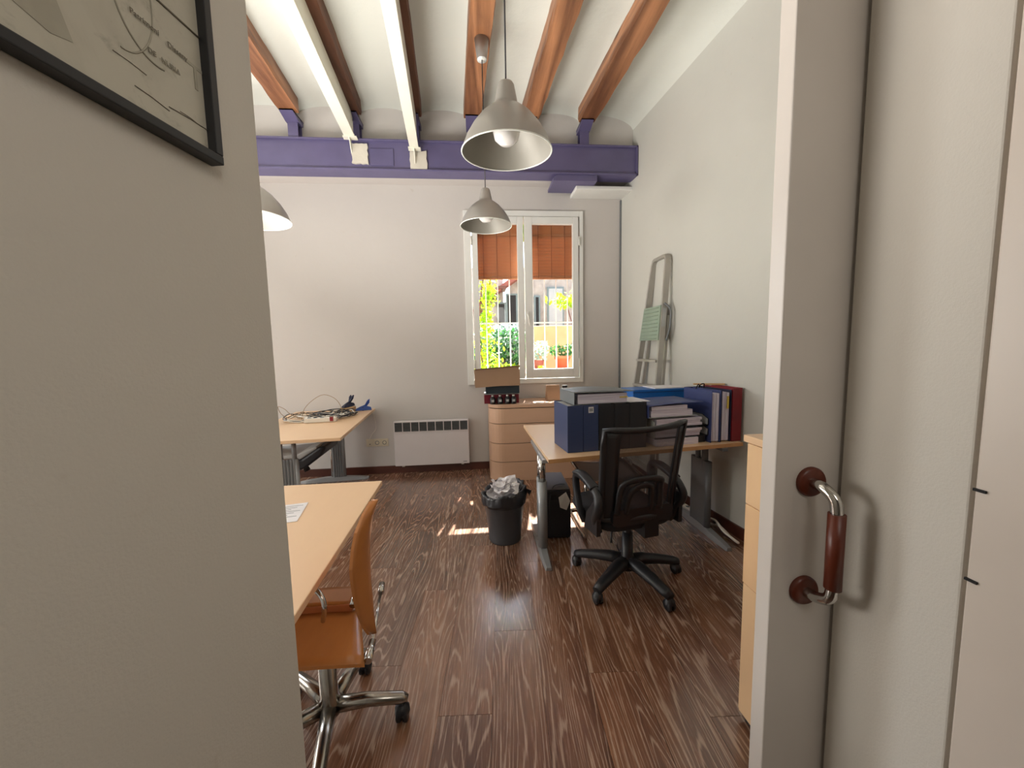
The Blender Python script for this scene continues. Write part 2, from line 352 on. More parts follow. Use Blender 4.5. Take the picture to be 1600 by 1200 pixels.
# floor: sub-floor with individual laminate planks
fl = struct(MB().box(-5.0, 2.4, .62, YW, -.05, -.008).build('floor', 'dark'))
ang = -.062                                       # boards run slightly to the right of the room axis
PW, PL = .212, 1.29
pl = MB(); pl.prism([(-PW/2+.0007, -PL/2+.0008), (PW/2-.0007, -PL/2+.0008), (PW/2-.0007, PL/2-.0008), (-PW/2+.0007, PL/2-.0008)], -.008, 0)
proto = None
def wx(u, v): return (.02+u*math.cos(ang)-v*math.sin(ang), 1.81+u*math.sin(ang)+v*math.cos(ang))
offs = {0: 0, 1: .62, 2: 1.02, -1: .85, -2: .35, -3: 1.1, 3: .3, 4: .8, -4: .6, -5: .1}
for i in range(-11, 11):
    o_ = offs.get(i, (i*.47) % 1.29)
    for j in range(-3, 4):
        x, y = wx((i+.5)*PW+.02, (j-.5)*PL+o_)
        if not (-2.3 < x < 2.05 and .1 < y < 5.0): continue
        # clip planks to the room by trimming the ends that would pass the walls
        y0, y1 = y-PL/2, y+PL/2
        t0 = max(0, .66-y0); t1 = max(0, y1-(YW-.004))
        if PL-t0-t1 < .05 or x+.12 > xr(y)+.1: continue
        if t0 == 0 and t1 == 0:
            if proto is None: proto = pl.build('plank', 'floor', fl); o = proto
            else: o = share(proto, 'plank', fl)
            o.location = (x, y, 0); o.rotation_euler = (0, 0, ang)
        else:
            q = MB(); q.prism([(-PW/2+.0007, -PL/2+t0+.0008), (PW/2-.0007, -PL/2+t0+.0008), (PW/2-.0007, PL/2-t1-.0008), (-PW/2+.0007, PL/2-t1-.0008)], -.008, 0)
            o = q.build('plank', 'floor', fl); o.location = (x, y, 0); o.rotation_euler = (0, 0, ang)
o = MB().box(-5.0, -2.25, .62, YW, -.008, 0).build('plank_field', 'floor', fl, kind='stuff')
struct(MB().box(-5.0, 2.0, YW-.018, YW, 0, .088).build('baseboard_far', 'base', bevel=.003))
b = MB(); b.prism([(xr(1.3)-.015, 1.3), (xr(1.3), 1.3), (xr(YW), YW), (xr(YW)-.015, YW)], 0, .088)
struct(b.build('baseboard_right', 'base', fixn=True))
struct(MB().box(1.690, 1.712, YW-.022, YW, 0, 3.13).build('trim_4', 'greyc'), 'grey vertical strip in the far right corner')

# ceiling: shallow plaster vaults between joists
JX = [1.17-.583*k for k in range(0, 6)]; SL = -.07
def jx(k, y): return JX[k]+SL*(y-4.0)
cols = [xr(4)+.0]+JX+[JX[-1]-.583*k for k in range(1, 6)]
vb = MB(); ZS, ZC = 3.80, 3.905
for i in range(len(cols)-1):
    xa, xb = cols[i+1], cols[i]
    if i == 0: xb = 1.76
    def fn(u, v, xa=xa, xb=xb, i=i):
        y = .5+v*3.75; sh = SL*(y-4.0)
        xx = xa+(xb-xa)*u+sh
        if i == 0: xx = xa+sh+(xr(y)+.01-xa-sh)*u
        return (xx, y, ZS+(ZC-ZS)*math.sqrt(max(0, 1-(2*u-1)**2))**1.0+.006*math.sin(7*y+3*xx)*math.sin(PI*u) - (.05*u*u if i == 0 else 0))
    vb.grid(fn, 16, 22)
struct(vb.build('ceiling', 'vault'))
struct(MB().box(-5.2, 2.6, .3, 4.8, 4.02, 4.15).build('ceiling_slab', 'vault'))
def joist(k, mat, w_=.165, h=.20, z0=3.735):
    rr = random.Random(k+3); n = 26; vs = []; 
    for i in range(n+1):
        y = .8+i*(4.03-.8)/n; e = lambda s_=.006: rr.uniform(-s_, s_); x = jx(k, y)
        vs += [(x-w_/2+e(), y, z0+e(.003)), (x+w_/2+e(), y, z0+e(.003)), (x+w_/2+e(.004)+.006, y, z0+.03), (x+w_/2, y, z0+h), (x-w_/2, y, z0+h), (x-w_/2-.006+e(.004), y, z0+.03)]
    fs = [(i*6+j, i*6+(j+1) % 6, i*6+6+(j+1) % 6, i*6+6+j) for i in range(n) for j in range(6)]
    fs += [tuple(range(6))[::-1], tuple(n*6+j for j in range(6))]
    return MB().add(vs, fs).build('ceiling_joist', mat, fixn=True)
JL = {0: 'amber wooden ceiling joist nearest the right wall', 1: 'amber wooden joist between the rightmost joist and the pendant lamp cord',
      2: 'wide amber wooden joist carrying a lamp canopy, with the big lamp below', 3: 'old rough brown joist beside the shorter white steel beam',
      4: 'old rough brown joist beside the long white steel beam at left', 5: 'amber wooden joist at far left of the ceiling'}
for k in range(6):
    tag(joist(k, 'oldjoist' if k in (3, 4) else 'joist'), JL[k], 'joist', 'wooden ceiling joists')
    # short purple steel post between the purple beam and the joist
    x = jx(k, 4.1)
    pst = thing('steel_post', {0: 'short purple steel post under the rightmost joist', 1: 'short purple steel post under second joist from the right wall',
        2: 'short purple post mostly behind the large pendant lamp', 3: 'dark purple post under the old joist beside shorter white beam',
        4: 'purple post partly hidden behind the long white beam', 5: 'short purple post at far left of the purple beam'}[k], 'post', (x, 4.13, 3.545), 0, 'short purple posts on the steel beam')
    MB().box(-.062, .062, -.17, .06, .178, .19).build('top_plate', 'purple', pst)
    MB().prism([(-.17, .19), (-.17, .178), (-.05, .14), (.05, .14), (.05, .19)], -.062, .062, 'x').build('haunch', 'purple', pst, fixn=True)
    MB().box(-.048, .048, -.045, -.037, 0, .18).box(-.048, .048, .037, .045, 0, .18).box(-.005, .005, -.04, .04, 0, .18).build('post_section', 'purple', pst)
# purple main beam
pb = thing('steel_beam', 'long purple painted steel I-beam crossing the room below the joists', 'beam', (0, 4.07, 3.245))
MB().box(-5, 1.74, 0, .18, 0, .018).build('bottom_flange', 'purple', pb, bevel=.003)
MB().box(-5, 1.74, 0, .18, .282, .30).build('top_flange', 'purple', pb, bevel=.003)
MB().box(-5, 1.74, .028, .038, .018, .282).build('web', 'purple', pb)
MB().box(-1.03, -.80, .018, .028, .055, .215).build('cover_plate', 'purple', pb, bevel=.002)
MB().box(1.725, 1.74, 0, .03, .0, .30).build('end_plate', 'purple', pb)
o = MB().prism([(.83, -.03), (.87, 0), (1.30, 0), (1.30, -.06), (.83, -.06)], .02, .34, 'y').build('packing_plate', 'purple', pb, fixn=True)
struct(MB().prism([(1.10, 4.20), (1.74, 4.20), (1.74, 4.47), (1.10, 4.47)], 3.145, 3.186).build('trim_5', 'frame', bevel=.01), 'white padstone under the right end of the purple beam')
# white steel beams
def white_beam(x, zb, wd, label, hgt):
    t = thing('white_steel_beam', label, 'beam', (x, 4.04, zb), math.atan(.075), 'white painted steel beams')
    MB().box(-wd/2, wd/2, -3.25, 0, 0, .014).build('bottom_flange', 'cream', t, bevel=.003)
    MB().box(-wd/2+.012, wd/2-.012, -3.25, -.02, .014, hgt).build('web', 'cream', t)
    MB().box(-wd/2-.012, wd/2+.02, -.045, .02, -.012, 0).build('seat_plate', 'cream', t, bevel=.002)
    MB().add([(-.004, -.045, -.012), (.004, -.045, -.012), (.004, .028, -.012), (-.004, .028, -.012), (-.004, .028, -.13), (.004, .028, -.13)],
             [(0, 1, 2, 3), (3, 2, 5, 4), (0, 4, 5, 1), (0, 3, 4), (1, 5, 2)]).build('gusset', 'cream', t)
    return t
white_beam(-1.20, 3.53, .10, 'long white steel beam left, running towards the camera', .27)
white_beam(-.585, 3.44, .088, 'second white steel beam, between the first one and the lamp', .36)
def patch(x0, x1, z0, z1, seed):
    rr = random.Random(seed); pts = []
    for (a_, b_, c_, d_) in ((x0, z0, x1, z0), (x1, z0, x1, z1), (x1, z1, x0, z1), (x0, z1, x0, z0)):
        for i in range(6):
            t_ = i/6; pts.append((a_+(c_-a_)*t_+rr.uniform(-.006, .006), b_+(d_-b_)*t_+rr.uniform(-.006, .006)))
    return MB().prism(pts, 4.078, 4.1, 'y')
tag(patch(-1.205, -1.05, 3.31, 3.50, 1).build('plaster_patch', 'plaster', fixn=True), 'rough plaster patch on purple beam under the left white beam', 'patch', 'plaster patches')
tag(patch(-.64, -.47, 3.262, 3.44, 2).build('plaster_patch', 'plaster', fixn=True), 'rough plaster patch on purple beam under the right white beam', 'patch', 'plaster patches')

# ------------------------------------------------------------ window
win = struct(MB().box(-.135, WX0, YW-.03, YW+.02, 1.02, 3.0).box(WX1, 1.245, YW-.03, YW+.02, 1.02, 3.0).box(WX0, WX1, YW-.03, YW+.02, 2.935, 3.0).box(WX0, WX1, YW-.03, YW+.02, 1.02, 1.075).build('window_1', 'frame', bevel=.004), 'white double casement window with orange blinds')
def sash(x0, x1, gx0, gx1, nm):
    s_ = MB().box(x0, gx0, YW-.045, YW+.01, 1.08, 2.93).box(gx1, x1, YW-.045, YW+.01, 1.08, 2.93).box(gx0, gx1, YW-.045, YW+.01, 2.85, 2.93).box(gx0, gx1, YW-.045, YW+.01, 1.08, 1.19).build('sash', 'frame', win, bevel=.005)
    MB().box(gx0, gx1, YW-.02, YW-.014, 1.19, 2.85).build('pane', 'glass', s_)
    return s_
sa = sash(-.045, .543, .02, .472, 'l'); sb = sash(.553, 1.185, .645, 1.118, 'r')
for x, z in ((1.192, 1.26), (1.192, 2.66), (-.052, 1.26), (-.052, 2.66)):
    MB().lathe([(.009, -.05), (.009, .05)], (x, YW-.05, z), 10, cap=True).build('hinge', 'bar', win)
h = MB().box(.565, .595, YW-.056, YW-.045, 1.72, 1.86).build('espagnolette', 'frame', sb, bevel=.003)
MB().tube(smooth_path([(.58, YW-.05, 1.82), (.58, YW-.085, 1.82), (.585, YW-.095, 1.79), (.60, YW-.09, 1.69)], 4), .011, 8).build('handle', 'bar', h)
struct(MB().box(WX0-.02, WX1+.02, YW+.02, YW+.34, 1.02, 1.075).build('trim_6', 'bar'), 'outer window sill')
win2 = struct(MB().box(-4.25, -4.15, YW-.03, YW+.02, 1.0, 2.95).box(-2.95, -2.85, YW-.03, YW+.02, 1.0, 2.95).box(-4.15, -2.95, YW-.03, YW+.02, 2.85, 2.95).box(-4.15, -2.95, YW-.03, YW+.02, 1.0, 1.1).box(-3.58, -3.52, YW-.03, YW+.02, 1.1, 2.85).build('window_2', 'frame'))
# blinds outside the glass
sl = MB().add([(-.285, -.010, .025), (.285, -.010, .025), (.285, .010, -.025), (-.285, .010, -.025), (-.285, -.0125, .0235), (.285, -.0125, .0235), (.285, .0075, -.0265), (-.285, .0075, -.0265)],
              [(0, 1, 2, 3), (7, 6, 5, 4), (0, 4, 5, 1), (1, 5, 6, 2), (2, 6, 7, 3), (3, 7, 4, 0)])
for cx, lab in ((.245, 'orange wooden slat blind behind the left pane'), (.88, 'orange wooden slat blind behind the right pane')):
    bl = thing('slat_blind', lab, 'blind', (cx+(.02 if cx > .5 else 0), 4.61, 2.93), 0, 'orange window blinds')
    MB().box(-.29, .29, -.006, .0, -.17, .02).build('valance', 'slat', bl)
    first = None
    for i in range(13):
        z = -.165-i*.037
        if first is None: first = sl.build('slat', 'slat', bl); first.location = (0, 0, z)
        else: share(first, 'slat', bl, (0, 0, z), (R.uniform(-.05, .05), R.uniform(-.006, .006), 0))
    for i in range(3): MB().box(-.288, .288, -.02, .02, -.655+i*.016-.012, -.655+i*.016).build('bottom_slat', 'slat', bl, bevel=.002)
    for dx in (-.16, .0, .16): MB().tube([(dx, -.02, -.05), (dx, -.02, -.66)], .0025, 5).build('ladder_cord', 'cord', bl)
# grille
gr = thing('window_grille', 'white painted iron bar grille outside the window', 'grille', (.57, 4.72, 1.075))
for k in range(9): MB().tube([(-.62+k*.1452+.01, 0, 0), (-.62+k*.1452+.01, 0, 1.86)], .0075, 6).build('bar', 'bar', gr)
for z in (.06, .675, 1.35): MB().box(-.62, .62, -.004, .004, z-.009, z+.009).build('rail', 'bar', gr)

# ------------------------------------------------------------ outside
struct(MB().box(-6, 12, 4.77, 16, -.3, -.05).build('floor_patio', 'pave'))
bd = thing('stone_building', 'old stone building with timber lintels across the patio', 'building', (0, 9.2, -.05))
MB().box(-6, .62, 0, .4, 0, 3.4).box(.62, .80, .0, .4, 0, 1.75).box(.80, 3.6, 0, .4, 0, 3.4).build('facade', 'stone', bd)
for i, (x0, x1, z0, z1) in enumerate(((.50, .64, 1.85, 2.55), (.72, .92, 1.95, 2.75), (1.40, 1.47, 1.6, 2.7), (1.72, 2.05, 1.95, 2.9))):
    f_ = MB().box(x0-.04, x1+.04, -.05, .0, z0-.04, z1+.04).build('window', 'shutter', bd)
    MB().box(x0, x1, -.06, -.045, z0, z1).build('pane', 'dark' if i != 3 else 'wbox', f_)
for i in range(4): MB().box(-.1+i*.18, .12+i*.18, -.55, -.02, 2.32+i*.17, 2.38+i*.17).build('timber', 'rose', bd)
MB().prism([(0, 2.45), (1.05, 3.15), (1.05, 3.27), (0, 2.55)], -.5, 0, 'y').build('eave', 'brickr', bd, fixn=True)
gw = tag(MB().box(1.05, 3.5, 7.6, 7.85, -.05, 1.88).build('garden_wall', 'ochre', bevel=.02), 'sunny ochre rendered garden wall seen in right pane', 'wall')
pl_ = thing('planter_ledge', 'low brick ledge carrying flower pots outside the window', 'ledge', (1.3, 6.45, -.05))
MB().box(-.55, 1.0, -.12, .3, 0, 1.03).build('ledge_wall', 'stone', pl_)
for i in range(6): MB().box(-.57+i*.26, -.32+i*.26, -.16, .33, 1.03, 1.10).build('coping_tile', 'brickr', pl_, bevel=.006)
pt = thing('flower_pot', 'terracotta pot with green plant on the ledge', 'pot', (1.45, 6.50, 1.05))
MB().lathe([(.0, 0), (.085, 0), (.125, .19), (.14, .19), (.145, .24), (.125, .24), (.115, .20), (0, .20)], n=20).build('pot', 'terra', pt)
def leaves(n, gen, size, seed, droop=.5):
    rr = random.Random(seed); b_ = MB()
    for _ in range(n):
        p = Vector(gen(rr)); s_ = size*rr.uniform(.6, 1.3)
        m = Matrix.Translation(p) @ Matrix.Rotation(rr.uniform(0, 2*PI), 4, 'Z') @ Matrix.Rotation(rr.uniform(-1.2, 1.2), 4, 'X') @ Matrix.Rotation(rr.uniform(-.8, .8), 4, 'Y')
        b_.add([m @ Vector(q) for q in ((0, -s_, 0), (.55*s_, -.2*s_, .12*s_), (.35*s_, .7*s_, 0), (0, s_, -.1*s_), (-.35*s_, .7*s_, 0), (-.55*s_, -.2*s_, .12*s_))], [(0, 1, 2, 3, 4, 5)])
    return b_
leaves(170, lambda r: (r.uniform(-.2, .2), r.uniform(-.12, .12), r.uniform(.24, .44)), .035, 3).build('foliage', 'shrub', pt, kind='stuff')
pb2 = thing('dark_pot', 'dark pot with green shrub at left of the ledge', 'pot', (1.03, 6.52, 1.05))
MB().lathe([(.0, 0), (.07, 0), (.095, .16), (.10, .18), (.085, .18), (0, .16)], n=16).build('pot', 'brickr', pb2)
leaves(200, lambda r: (r.uniform(-.17, .15), r.uniform(-.12, .12), r.uniform(.18, .5)), .035, 9).build('foliage', 'pale', pb2, kind='stuff')
vn = thing('climbing_vine', 'yellow green climbing vine outside the left pane', 'vine', (.12, 5.7, -.05))
leaves(800, lambda r: ((lambda z: (r.gauss(.02+.04*math.sin(3*z), .06 if z > 1.7 else .10), r.gauss(0, .12), z))(r.uniform(1.0, 2.5))), .036, 4).build('foliage', 'vine', vn, kind='stuff')
leaves(620, lambda r: (r.uniform(.02, .52), r.uniform(-.08, .08), r.uniform(3.04, 3.43)), .05, 21).build('sun_block_foliage', 'vine', vn, kind='stuff')  # added leaves above the view, blocking sun from the floor
leaves(330, lambda r: (r.uniform(.48, 1.05), r.uniform(-.08, .08), r.uniform(3.06, 3.28)), .05, 22).build('sun_block_foliage', 'vine', vn, kind='stuff')  # more added unseen leaves, trimming the sun through the right pane
for dx in (-.05, .06): MB().tube(smooth_path([(dx, 0, 0), (dx+.04, 0, .8), (dx-.05, 0, 1.6), (dx+.02, 0, 2.5), (dx+.3, 0, 3.3), (dx+.8, 0, 3.25)]), .01, 6).build('stem', 'rose', vn)
sh = thing('garden_shrub', 'leafy blue-green shrub filling the left pane', 'shrub', (.50, 7.35, -.05))
leaves(1500, lambda r: (r.uniform(-.6, .45), r.uniform(-.4, .4), r.uniform(.6, 1.85)), .05, 5).build('foliage', 'shrub', sh, kind='stuff')
leaves(700, lambda r: (r.uniform(-.5, .3), r.uniform(-.25, .35), r.uniform(1.5, 2.25)-.3), .045, 6).build('pale_foliage', 'pale', sh, kind='stuff')
leaves(260, lambda r: (r.uniform(-.5, .4), r.uniform(-.5, -.35), r.uniform(.95, 1.2)), .05, 16).build('front_foliage', 'vine', sh, kind='stuff')
for k in range(5): MB().tube(smooth_path([(0, 0, 0), (.1*(k-2), .03, .8), (.16*(k-2), 0, 1.6)]), .012, 6).build('stem', 'rose', sh)
yb = thing('hanging_vine', 'yellow-leaved vine tip at the top of the right pane', 'vine', (1.62, 6.9, 2.25))
leaves(200, lambda r: (r.gauss(0, .14), r.gauss(0, .1), r.gauss(.02, .06)), .045, 10).build('foliage', 'vine', yb, kind='stuff')
MB().tube(smooth_path([(.12, -.25, -1.2), (.10, -.2, -.6), (.04, -.05, -.2), (.0, 0, 0)]), .01, 6).build('stem', 'rose', yb)
yl = thing('yellow_plant', 'small bright yellow plant low in the right pane', 'plant', (.90, 5.5, -.05))
leaves(26, lambda r: (r.gauss(0, .03), r.gauss(0, .03), 1.17+r.gauss(0, .03)), .045, 12).build('foliage', 'vine', yl, kind='stuff')
MB().tube([(0, 0, 0), (0, 0, 1.15)], .008, 6).build('stem', 'rose', yl)

# ------------------------------------------------------------ sliding door with handle
d1 = struct(MB().box(.597, 1.42, .702, .742, .01, 2.34).build('door_1', 'lacquer', bevel=.003), 'white sliding door slid open to the right')
hd = MB().tube(smooth_path([(.674, .702, 1.154), (.674, .672, 1.152), (.677, .648, 1.135), (.678, .643, 1.105)], 5), .011, 12).tube(smooth_path([(.678, .643, .962), (.677, .648, .935), (.674, .672, .920), (.671, .702, .918)], 5), .011, 12).build('door_handle', 'chrome', d1)
MB().tube([(.678, .643, 1.110), (.678, .643, .958)], .0145, 16).build('grip', 'rose', hd, label='reddish-brown wooden grip')
for z, x in ((1.154, .674), (.918, .671)):
    mm = Matrix.Translation((x, .702, z)) @ Matrix.Rotation(PI/2, 4, 'X')
    MB().lathe([(.031, 0), (.031, .005), (.027, .010), (.010, .011), (0, .011)], n=28, m=mm).build('rosette', 'rose', hd)

# ------------------------------------------------------------ framed print on the left hall wall
def art_mat():
    t = NT('print_ink'); tc = t.n('TexCoord'); v = tc.outputs['Object']
    f = t.noise(v, 9, 5, .6, .6)
    base = t.ramp(f, [(.30, lin((176, 170, 154))), (.5, lin((188, 182, 166)))])
    mp = t.n('Mapping'); mp.inputs['Scale'].default_value = (1, 5, 1); mp.inputs['Rotation'].default_value = (0, 0, .6); t.l(v, mp.inputs[0])
    s_ = t.noise(mp.outputs[0], 14, 5, .75, .4)
    base = t.mix(t.ramp(s_, [(.56, (0, 0, 0, 1)), (.68, (.5, .5, .5, 1))]), base, lin((128, 120, 104)))
    t.l(base, t.b.inputs['Base Color']); return t.set(.35)
M['art'] = art_mat()
pic = thing('framed_print', 'large faded print in a thin black frame on the hall wall', 'picture', (0, 0, 0))
e_ = Vector((-.358, .70))
ca = math.atan2(D.y, D.x)
# local axes: x along the wall (towards the room), y out of the wall towards the camera side, z up
pic.matrix_world = Matrix(((D.x, -N.x, 0, e_.x+N.x*-.001), (D.y, -N.y, 0, e_.y+N.y*-.001), (0, 0, 1, 0), (0, 0, 0, 1)))
def pbox(b_, x0, x1, y0, y1, z0, z1): return b_.box(x0, x1, y0, y1, z0, z1)
FX0, FX1, FZ0, FZ1 = -.86, -.099, 1.707, 2.25
fr = MB(); fr.box(FX0, FX1, 0, .02, FZ0, FZ0+.012).box(FX0, FX1, 0, .02, FZ1-.012, FZ1).box(FX1-.012, FX1, 0, .02, FZ0+.012, FZ1-.012).box(FX0, FX0+.012, 0, .02, FZ0+.012, FZ1-.012)
fr.build('frame', 'black', pic, bevel=.0015, fixn=True)
MB().box(FX0+.01, FX1-.01, .002, .008, FZ0+.01, FZ1-.01).build('print', 'art', pic, fixn=True)
def text(s_, x, z, size, parent, mat, y=.0095, name='lettering', rot=0, thick=.0003):
    cu = bpy.data.curves.new(name, 'FONT'); cu.body = s_; cu.size = size; cu.extrude = thick; cu.resolution_u = 3
    o = bpy.data.objects.new(name, cu); C.objects.link(o)
    dg = bpy.context.evaluated_depsgraph_get(); me = bpy.data.meshes.new_from_object(o.evaluated_get(dg)); bpy.data.objects.remove(o)
    me.materials.clear(); me.materials.append(M[mat]); o = bpy.data.objects.new(name, me); C.objects.link(o); o.parent = parent
    o.matrix_local = Matrix.Translation((x, y, z)) @ Matrix.Rotation(rot, 4, 'Y') @ Matrix.Rotation(PI/2, 4, 'X')
    return o
M['ink'] = plain('faded_ink', (120, 112, 98), .6)
M['ink2'] = plain('pale_ink', (146, 139, 124), .6); M['ink3'] = plain('faint_ink', (166, 160, 144), .6, var=.08, nscale=30)
text('Patrimoni', -.203, 1.826, .0085, pic, 'ink'); text('Disseny', -.160, 1.822, .0085, pic, 'ink'); text('DE', -.186, 1.797, .008, pic, 'ink'); text('NURIA', -.170, 1.797, .008, pic, 'ink2')
text('T', -.135, 1.795, .045, pic, 'ink3', y=.0083)
st = MB()
for (x0, z0, x1, z1, w_) in ((-.30, 1.868, -.093, 1.868, .0016), (-.165, 1.748, -.105, 1.750, .0007), (-.150, 1.7515, -.120, 1.7495, .0004), (-.205, 1.747, -.165, 1.743, .0006), (-.225, 1.770, -.190, 1.768, .0005), (-.262, 1.826, -.225, 1.826, .0022)):
    st.tube([(x0, .0085, z0), ((x0+x1)/2, .0085, (z0+z1)/2+.001), (x1, .0085, z1)], w_, 4)
st.build('sketch_line', 'ink', pic)
st = MB(); st.tube([(-.175+.045*math.cos(a_/10), .0084, 1.85+.062*math.sin(a_/10)) for a_ in range(22, 50)], .0012, 4)
st.tube([(-.215+.04*math.cos(a_/10), .0084, 1.85+.07*math.sin(a_/10)) for a_ in range(-16, 16)], .0010, 4)
st.prism([(-.33, 1.76), (-.28, 1.745), (-.262, 1.75), (-.275, 1.79), (-.31, 1.87), (-.345, 1.87)], -.0086, -.0083, 'y', m=Matrix.Scale(-1, 4, (0, 1, 0)))
st.build('faint_drawing', 'ink3', pic)

# ------------------------------------------------------------ pendant lamps
def lamp(loc, label, ztop, tilt=0):
    t = thing('pendant_lamp', label, 'lamp', loc, 0, 'grey metal pendant lamps')
    s_ = .0675/.0675
    prof = [(.2, 0), (.198, .006), (.178, .055), (.150, .10), (.112, .145), (.078, .172), (.056, .185), (.050, .20), (.036, .268), (.030, .278), (.012, .284), (0, .284)]
    MB().lathe(prof, n=48).build('shade', 'alu', t)
    MB().lathe([(.197, .002), (.175, .054), (.147, .098), (.110, .142), (.076, .169), (.05, .18), (0, .182)], n=48).build('shade_lining', 'lampin', t)
    MB().tube([(.199*math.cos(2*PI*i/48), .199*math.sin(2*PI*i/48), .001) for i in range(48)], .0032, 6, closed=True).build('rim', 'rim', t)
    MB().lathe([(.0, .0), (.03, .004), (.052, .022), (.06, .05), (.052, .078), (.032, .10), (.022, .12), (.022, .17)], (0, 0, .03), 24).build('bulb', 'bulb', t)
    MB().tube([(0, 0, .28), (0, 0, ztop-loc[2]-.05)], .0035, 6).build('cord', 'cableb', t)
    MB().lathe([(.036, -.14), (.038, -.135), (.054, .0), (0, 0)], (0, 0, ztop-loc[2]), 24).build('canopy', 'alu', t)
    MB().lathe([(0, -.141), (.036, -.141), (.036, -.139)], (0, 0, ztop-loc[2]), 20).build('canopy_cap', 'rim', t)
    t.rotation_euler = (tilt, 0, 0)
    return t
lamp((.149, 1.76, 2.305), 'large grey pendant lamp hanging nearest the camera', 3.87, .06)
lamp((.085, 3.05, 2.39), 'smaller-looking grey pendant lamp hanging in front of the window', 3.735)
lamp((-1.29, 2.4, 2.215), 'pendant lamp half hidden behind the left hall wall', 3.84)

# ------------------------------------------------------------ radiator, sockets
rd = thing('panel_heater', 'white electric panel heater on the far wall under a louvred grille', 'heater', (-.573, YW, .10))
MB().box(-.43, .43, -.085, -.02, 0, .525).build('body', 'white', rd, bevel=.006)
MB().box(-.42, .42, -.089, -.084, .405, .515).build('grille_recess', 'dark', rd)
g = MB()
for k in range(10): x = -.42+k*.84/9; g.box(x-.004, x+.004, -.094, -.083, .403, .517)
g.box(-.424, .424, -.094, -.083, .400, .407).box(-.424, .424, -.094, -.083, .513, .520)
g.build('grille_frame', 'white', rd)
g = MB()
for k in range(6): g.box(-.42, .42, -.0925, -.088, .416+k*.0165, .422+k*.0165)
g.build('louvre', 'greyc', rd, kind='stuff')
MB().box(.355, .40, -.0865, -.0845, .022, .029).build('badge', 'greyc', rd)
MB().box(-.36, -.33, -.05, 0, -.02, .02).box(.33, .36, -.05, 0, -.02, .02).build('wall_bracket', 'wplas', rd)
MB().box(-.40, .40, -.02, 0, .06, .45).build('back_plate', 'white', rd)
sk_ = thing('wall_socket', 'cream triple socket plate on far wall beside the heater', 'socket', (-1.213, YW, .372))
MB().box(-.127, .127, -.01, 0, -.045, .045).build('plate', 'cream2', sk_, bevel=.003)
for k in (-1, 0, 1):
    MB().box(k*.083-.036, k*.083+.036, -.014, -.009, -.036, .036).build('module', 'cream2', sk_, bevel=.002)
    if k >= 0:
        mm = Matrix.Translation((k*.083, -.0145, 0)) @ Matrix.Rotation(PI/2, 4, 'X')
        MB().lathe([(.024, 0), (.024, .002), (.018, .0), (.018, -.004), (0, -.004)], n=20, m=mm).build('outlet', 'greyc', sk_)
    else: MB().box(k*.083-.005, k*.083+.005, -.017, -.012, -.02, -.01).build('port', 'dark', sk_)
tag(MB().tube(smooth_path([(-1.27, 4.44, .77), (-1.235, 4.455, .70), (-1.22, 4.458, .55), (-1.27, 4.458, .47), (-1.31, 4.458, .40)]), .003, 6).build('wall_cable', 'wplas'), 'thin white cable dropping from desk corner to the wall socket', 'cable')

# ------------------------------------------------------------ desks
def desk_leg(t, x, y0, y1, yc, mat, flat=False, ztop=.70, name='leg'):
    lg = MB()
    if flat: lg.box(x-.022, x+.022, yc-.09, yc+.09, .04, .56)
    else: lg.tube([(x, yc-.045, .05), (x, yc-.045, .52)], .034, 14).tube([(x, yc+.045, .05), (x, yc+.045, .52)], .026, 12)
    l_ = lg.build(name, mat, t, bevel=.004 if flat else 0)
    if flat:
        for dy in (-.094, .094): MB().tube([(x, yc+dy, .04), (x, yc+dy, .56)], .024, 10).build('edge_tube', mat, l_)
    MB().tube([(x, yc-.045, .5), (x, yc-.045, ztop)], .024, 12).tube([(x, yc+.045, .5), (x, yc+.045, ztop)], .020, 12).build('inner_tube', 'chrome' if not flat else mat, l_)
    n = 12; vs = []; fs = []
    for i in range(n+1):
        u = i/n; y = y0+(y1-y0)*u; hw = .032*(1-.25*abs(2*u-1)**3) if 0 < i < n else .022; hz = .055-.030*abs(2*u-1)**1.5
        vs += [(x-hw, y, 0), (x+hw, y, 0), (x+hw*.75, y, hz), (x-hw*.75, y, hz)]
    fs = [(i*4+j, i*4+(j+1) % 4, i*4+4+(j+1) % 4, i*4+4+j) for i in range(n) for j in range(4)]+[(3, 2, 1, 0), tuple(n*4+j for j in range(4))]
    MB().add(vs, fs).build('foot', 'steel', l_, fixn=True, bevel=.004)
    MB().box(x-.02, x+.02, y0+.08, y1-.05, ztop-.01, ztop+.012).build('cross_bracket', mat, l_)
    return l_
dr = thing('desk', 'maple office desk on grey steel legs, loaded with binders', 'desk', (0, 0, 0))
MB().prism([(.418, 2.289), (1.86, 2.492), (1.735, 3.30), (1.50, 3.36), (.388, 3.385)], .713, .738).build('tabletop', 'maple', dr, bevel=.003)
MB().prism([(.4165, 2.2875), (1.861, 2.4905), (1.86, 2.493), (.4185, 2.2905)], .7125, .7385).build('edge_band', 'edge', dr)
desk_leg(dr, .412, 2.29, 2.975, 2.56, 'steel')
desk_leg(dr, 1.70, 2.37, 3.12, 2.73, 'dsteel', flat=True)
MB().box(.44, 1.66, 2.70, 2.73, .66, .712).build('cross_beam', 'steel', dr)
db = thing('desk', 'maple desk in the far left corner with tangled cables', 'desk', (-1.077, 2.955, 0), .091)
MB().box(-.84, 0, 0, 1.49, .757, .783).build('tabletop', 'maple', db, bevel=.003)
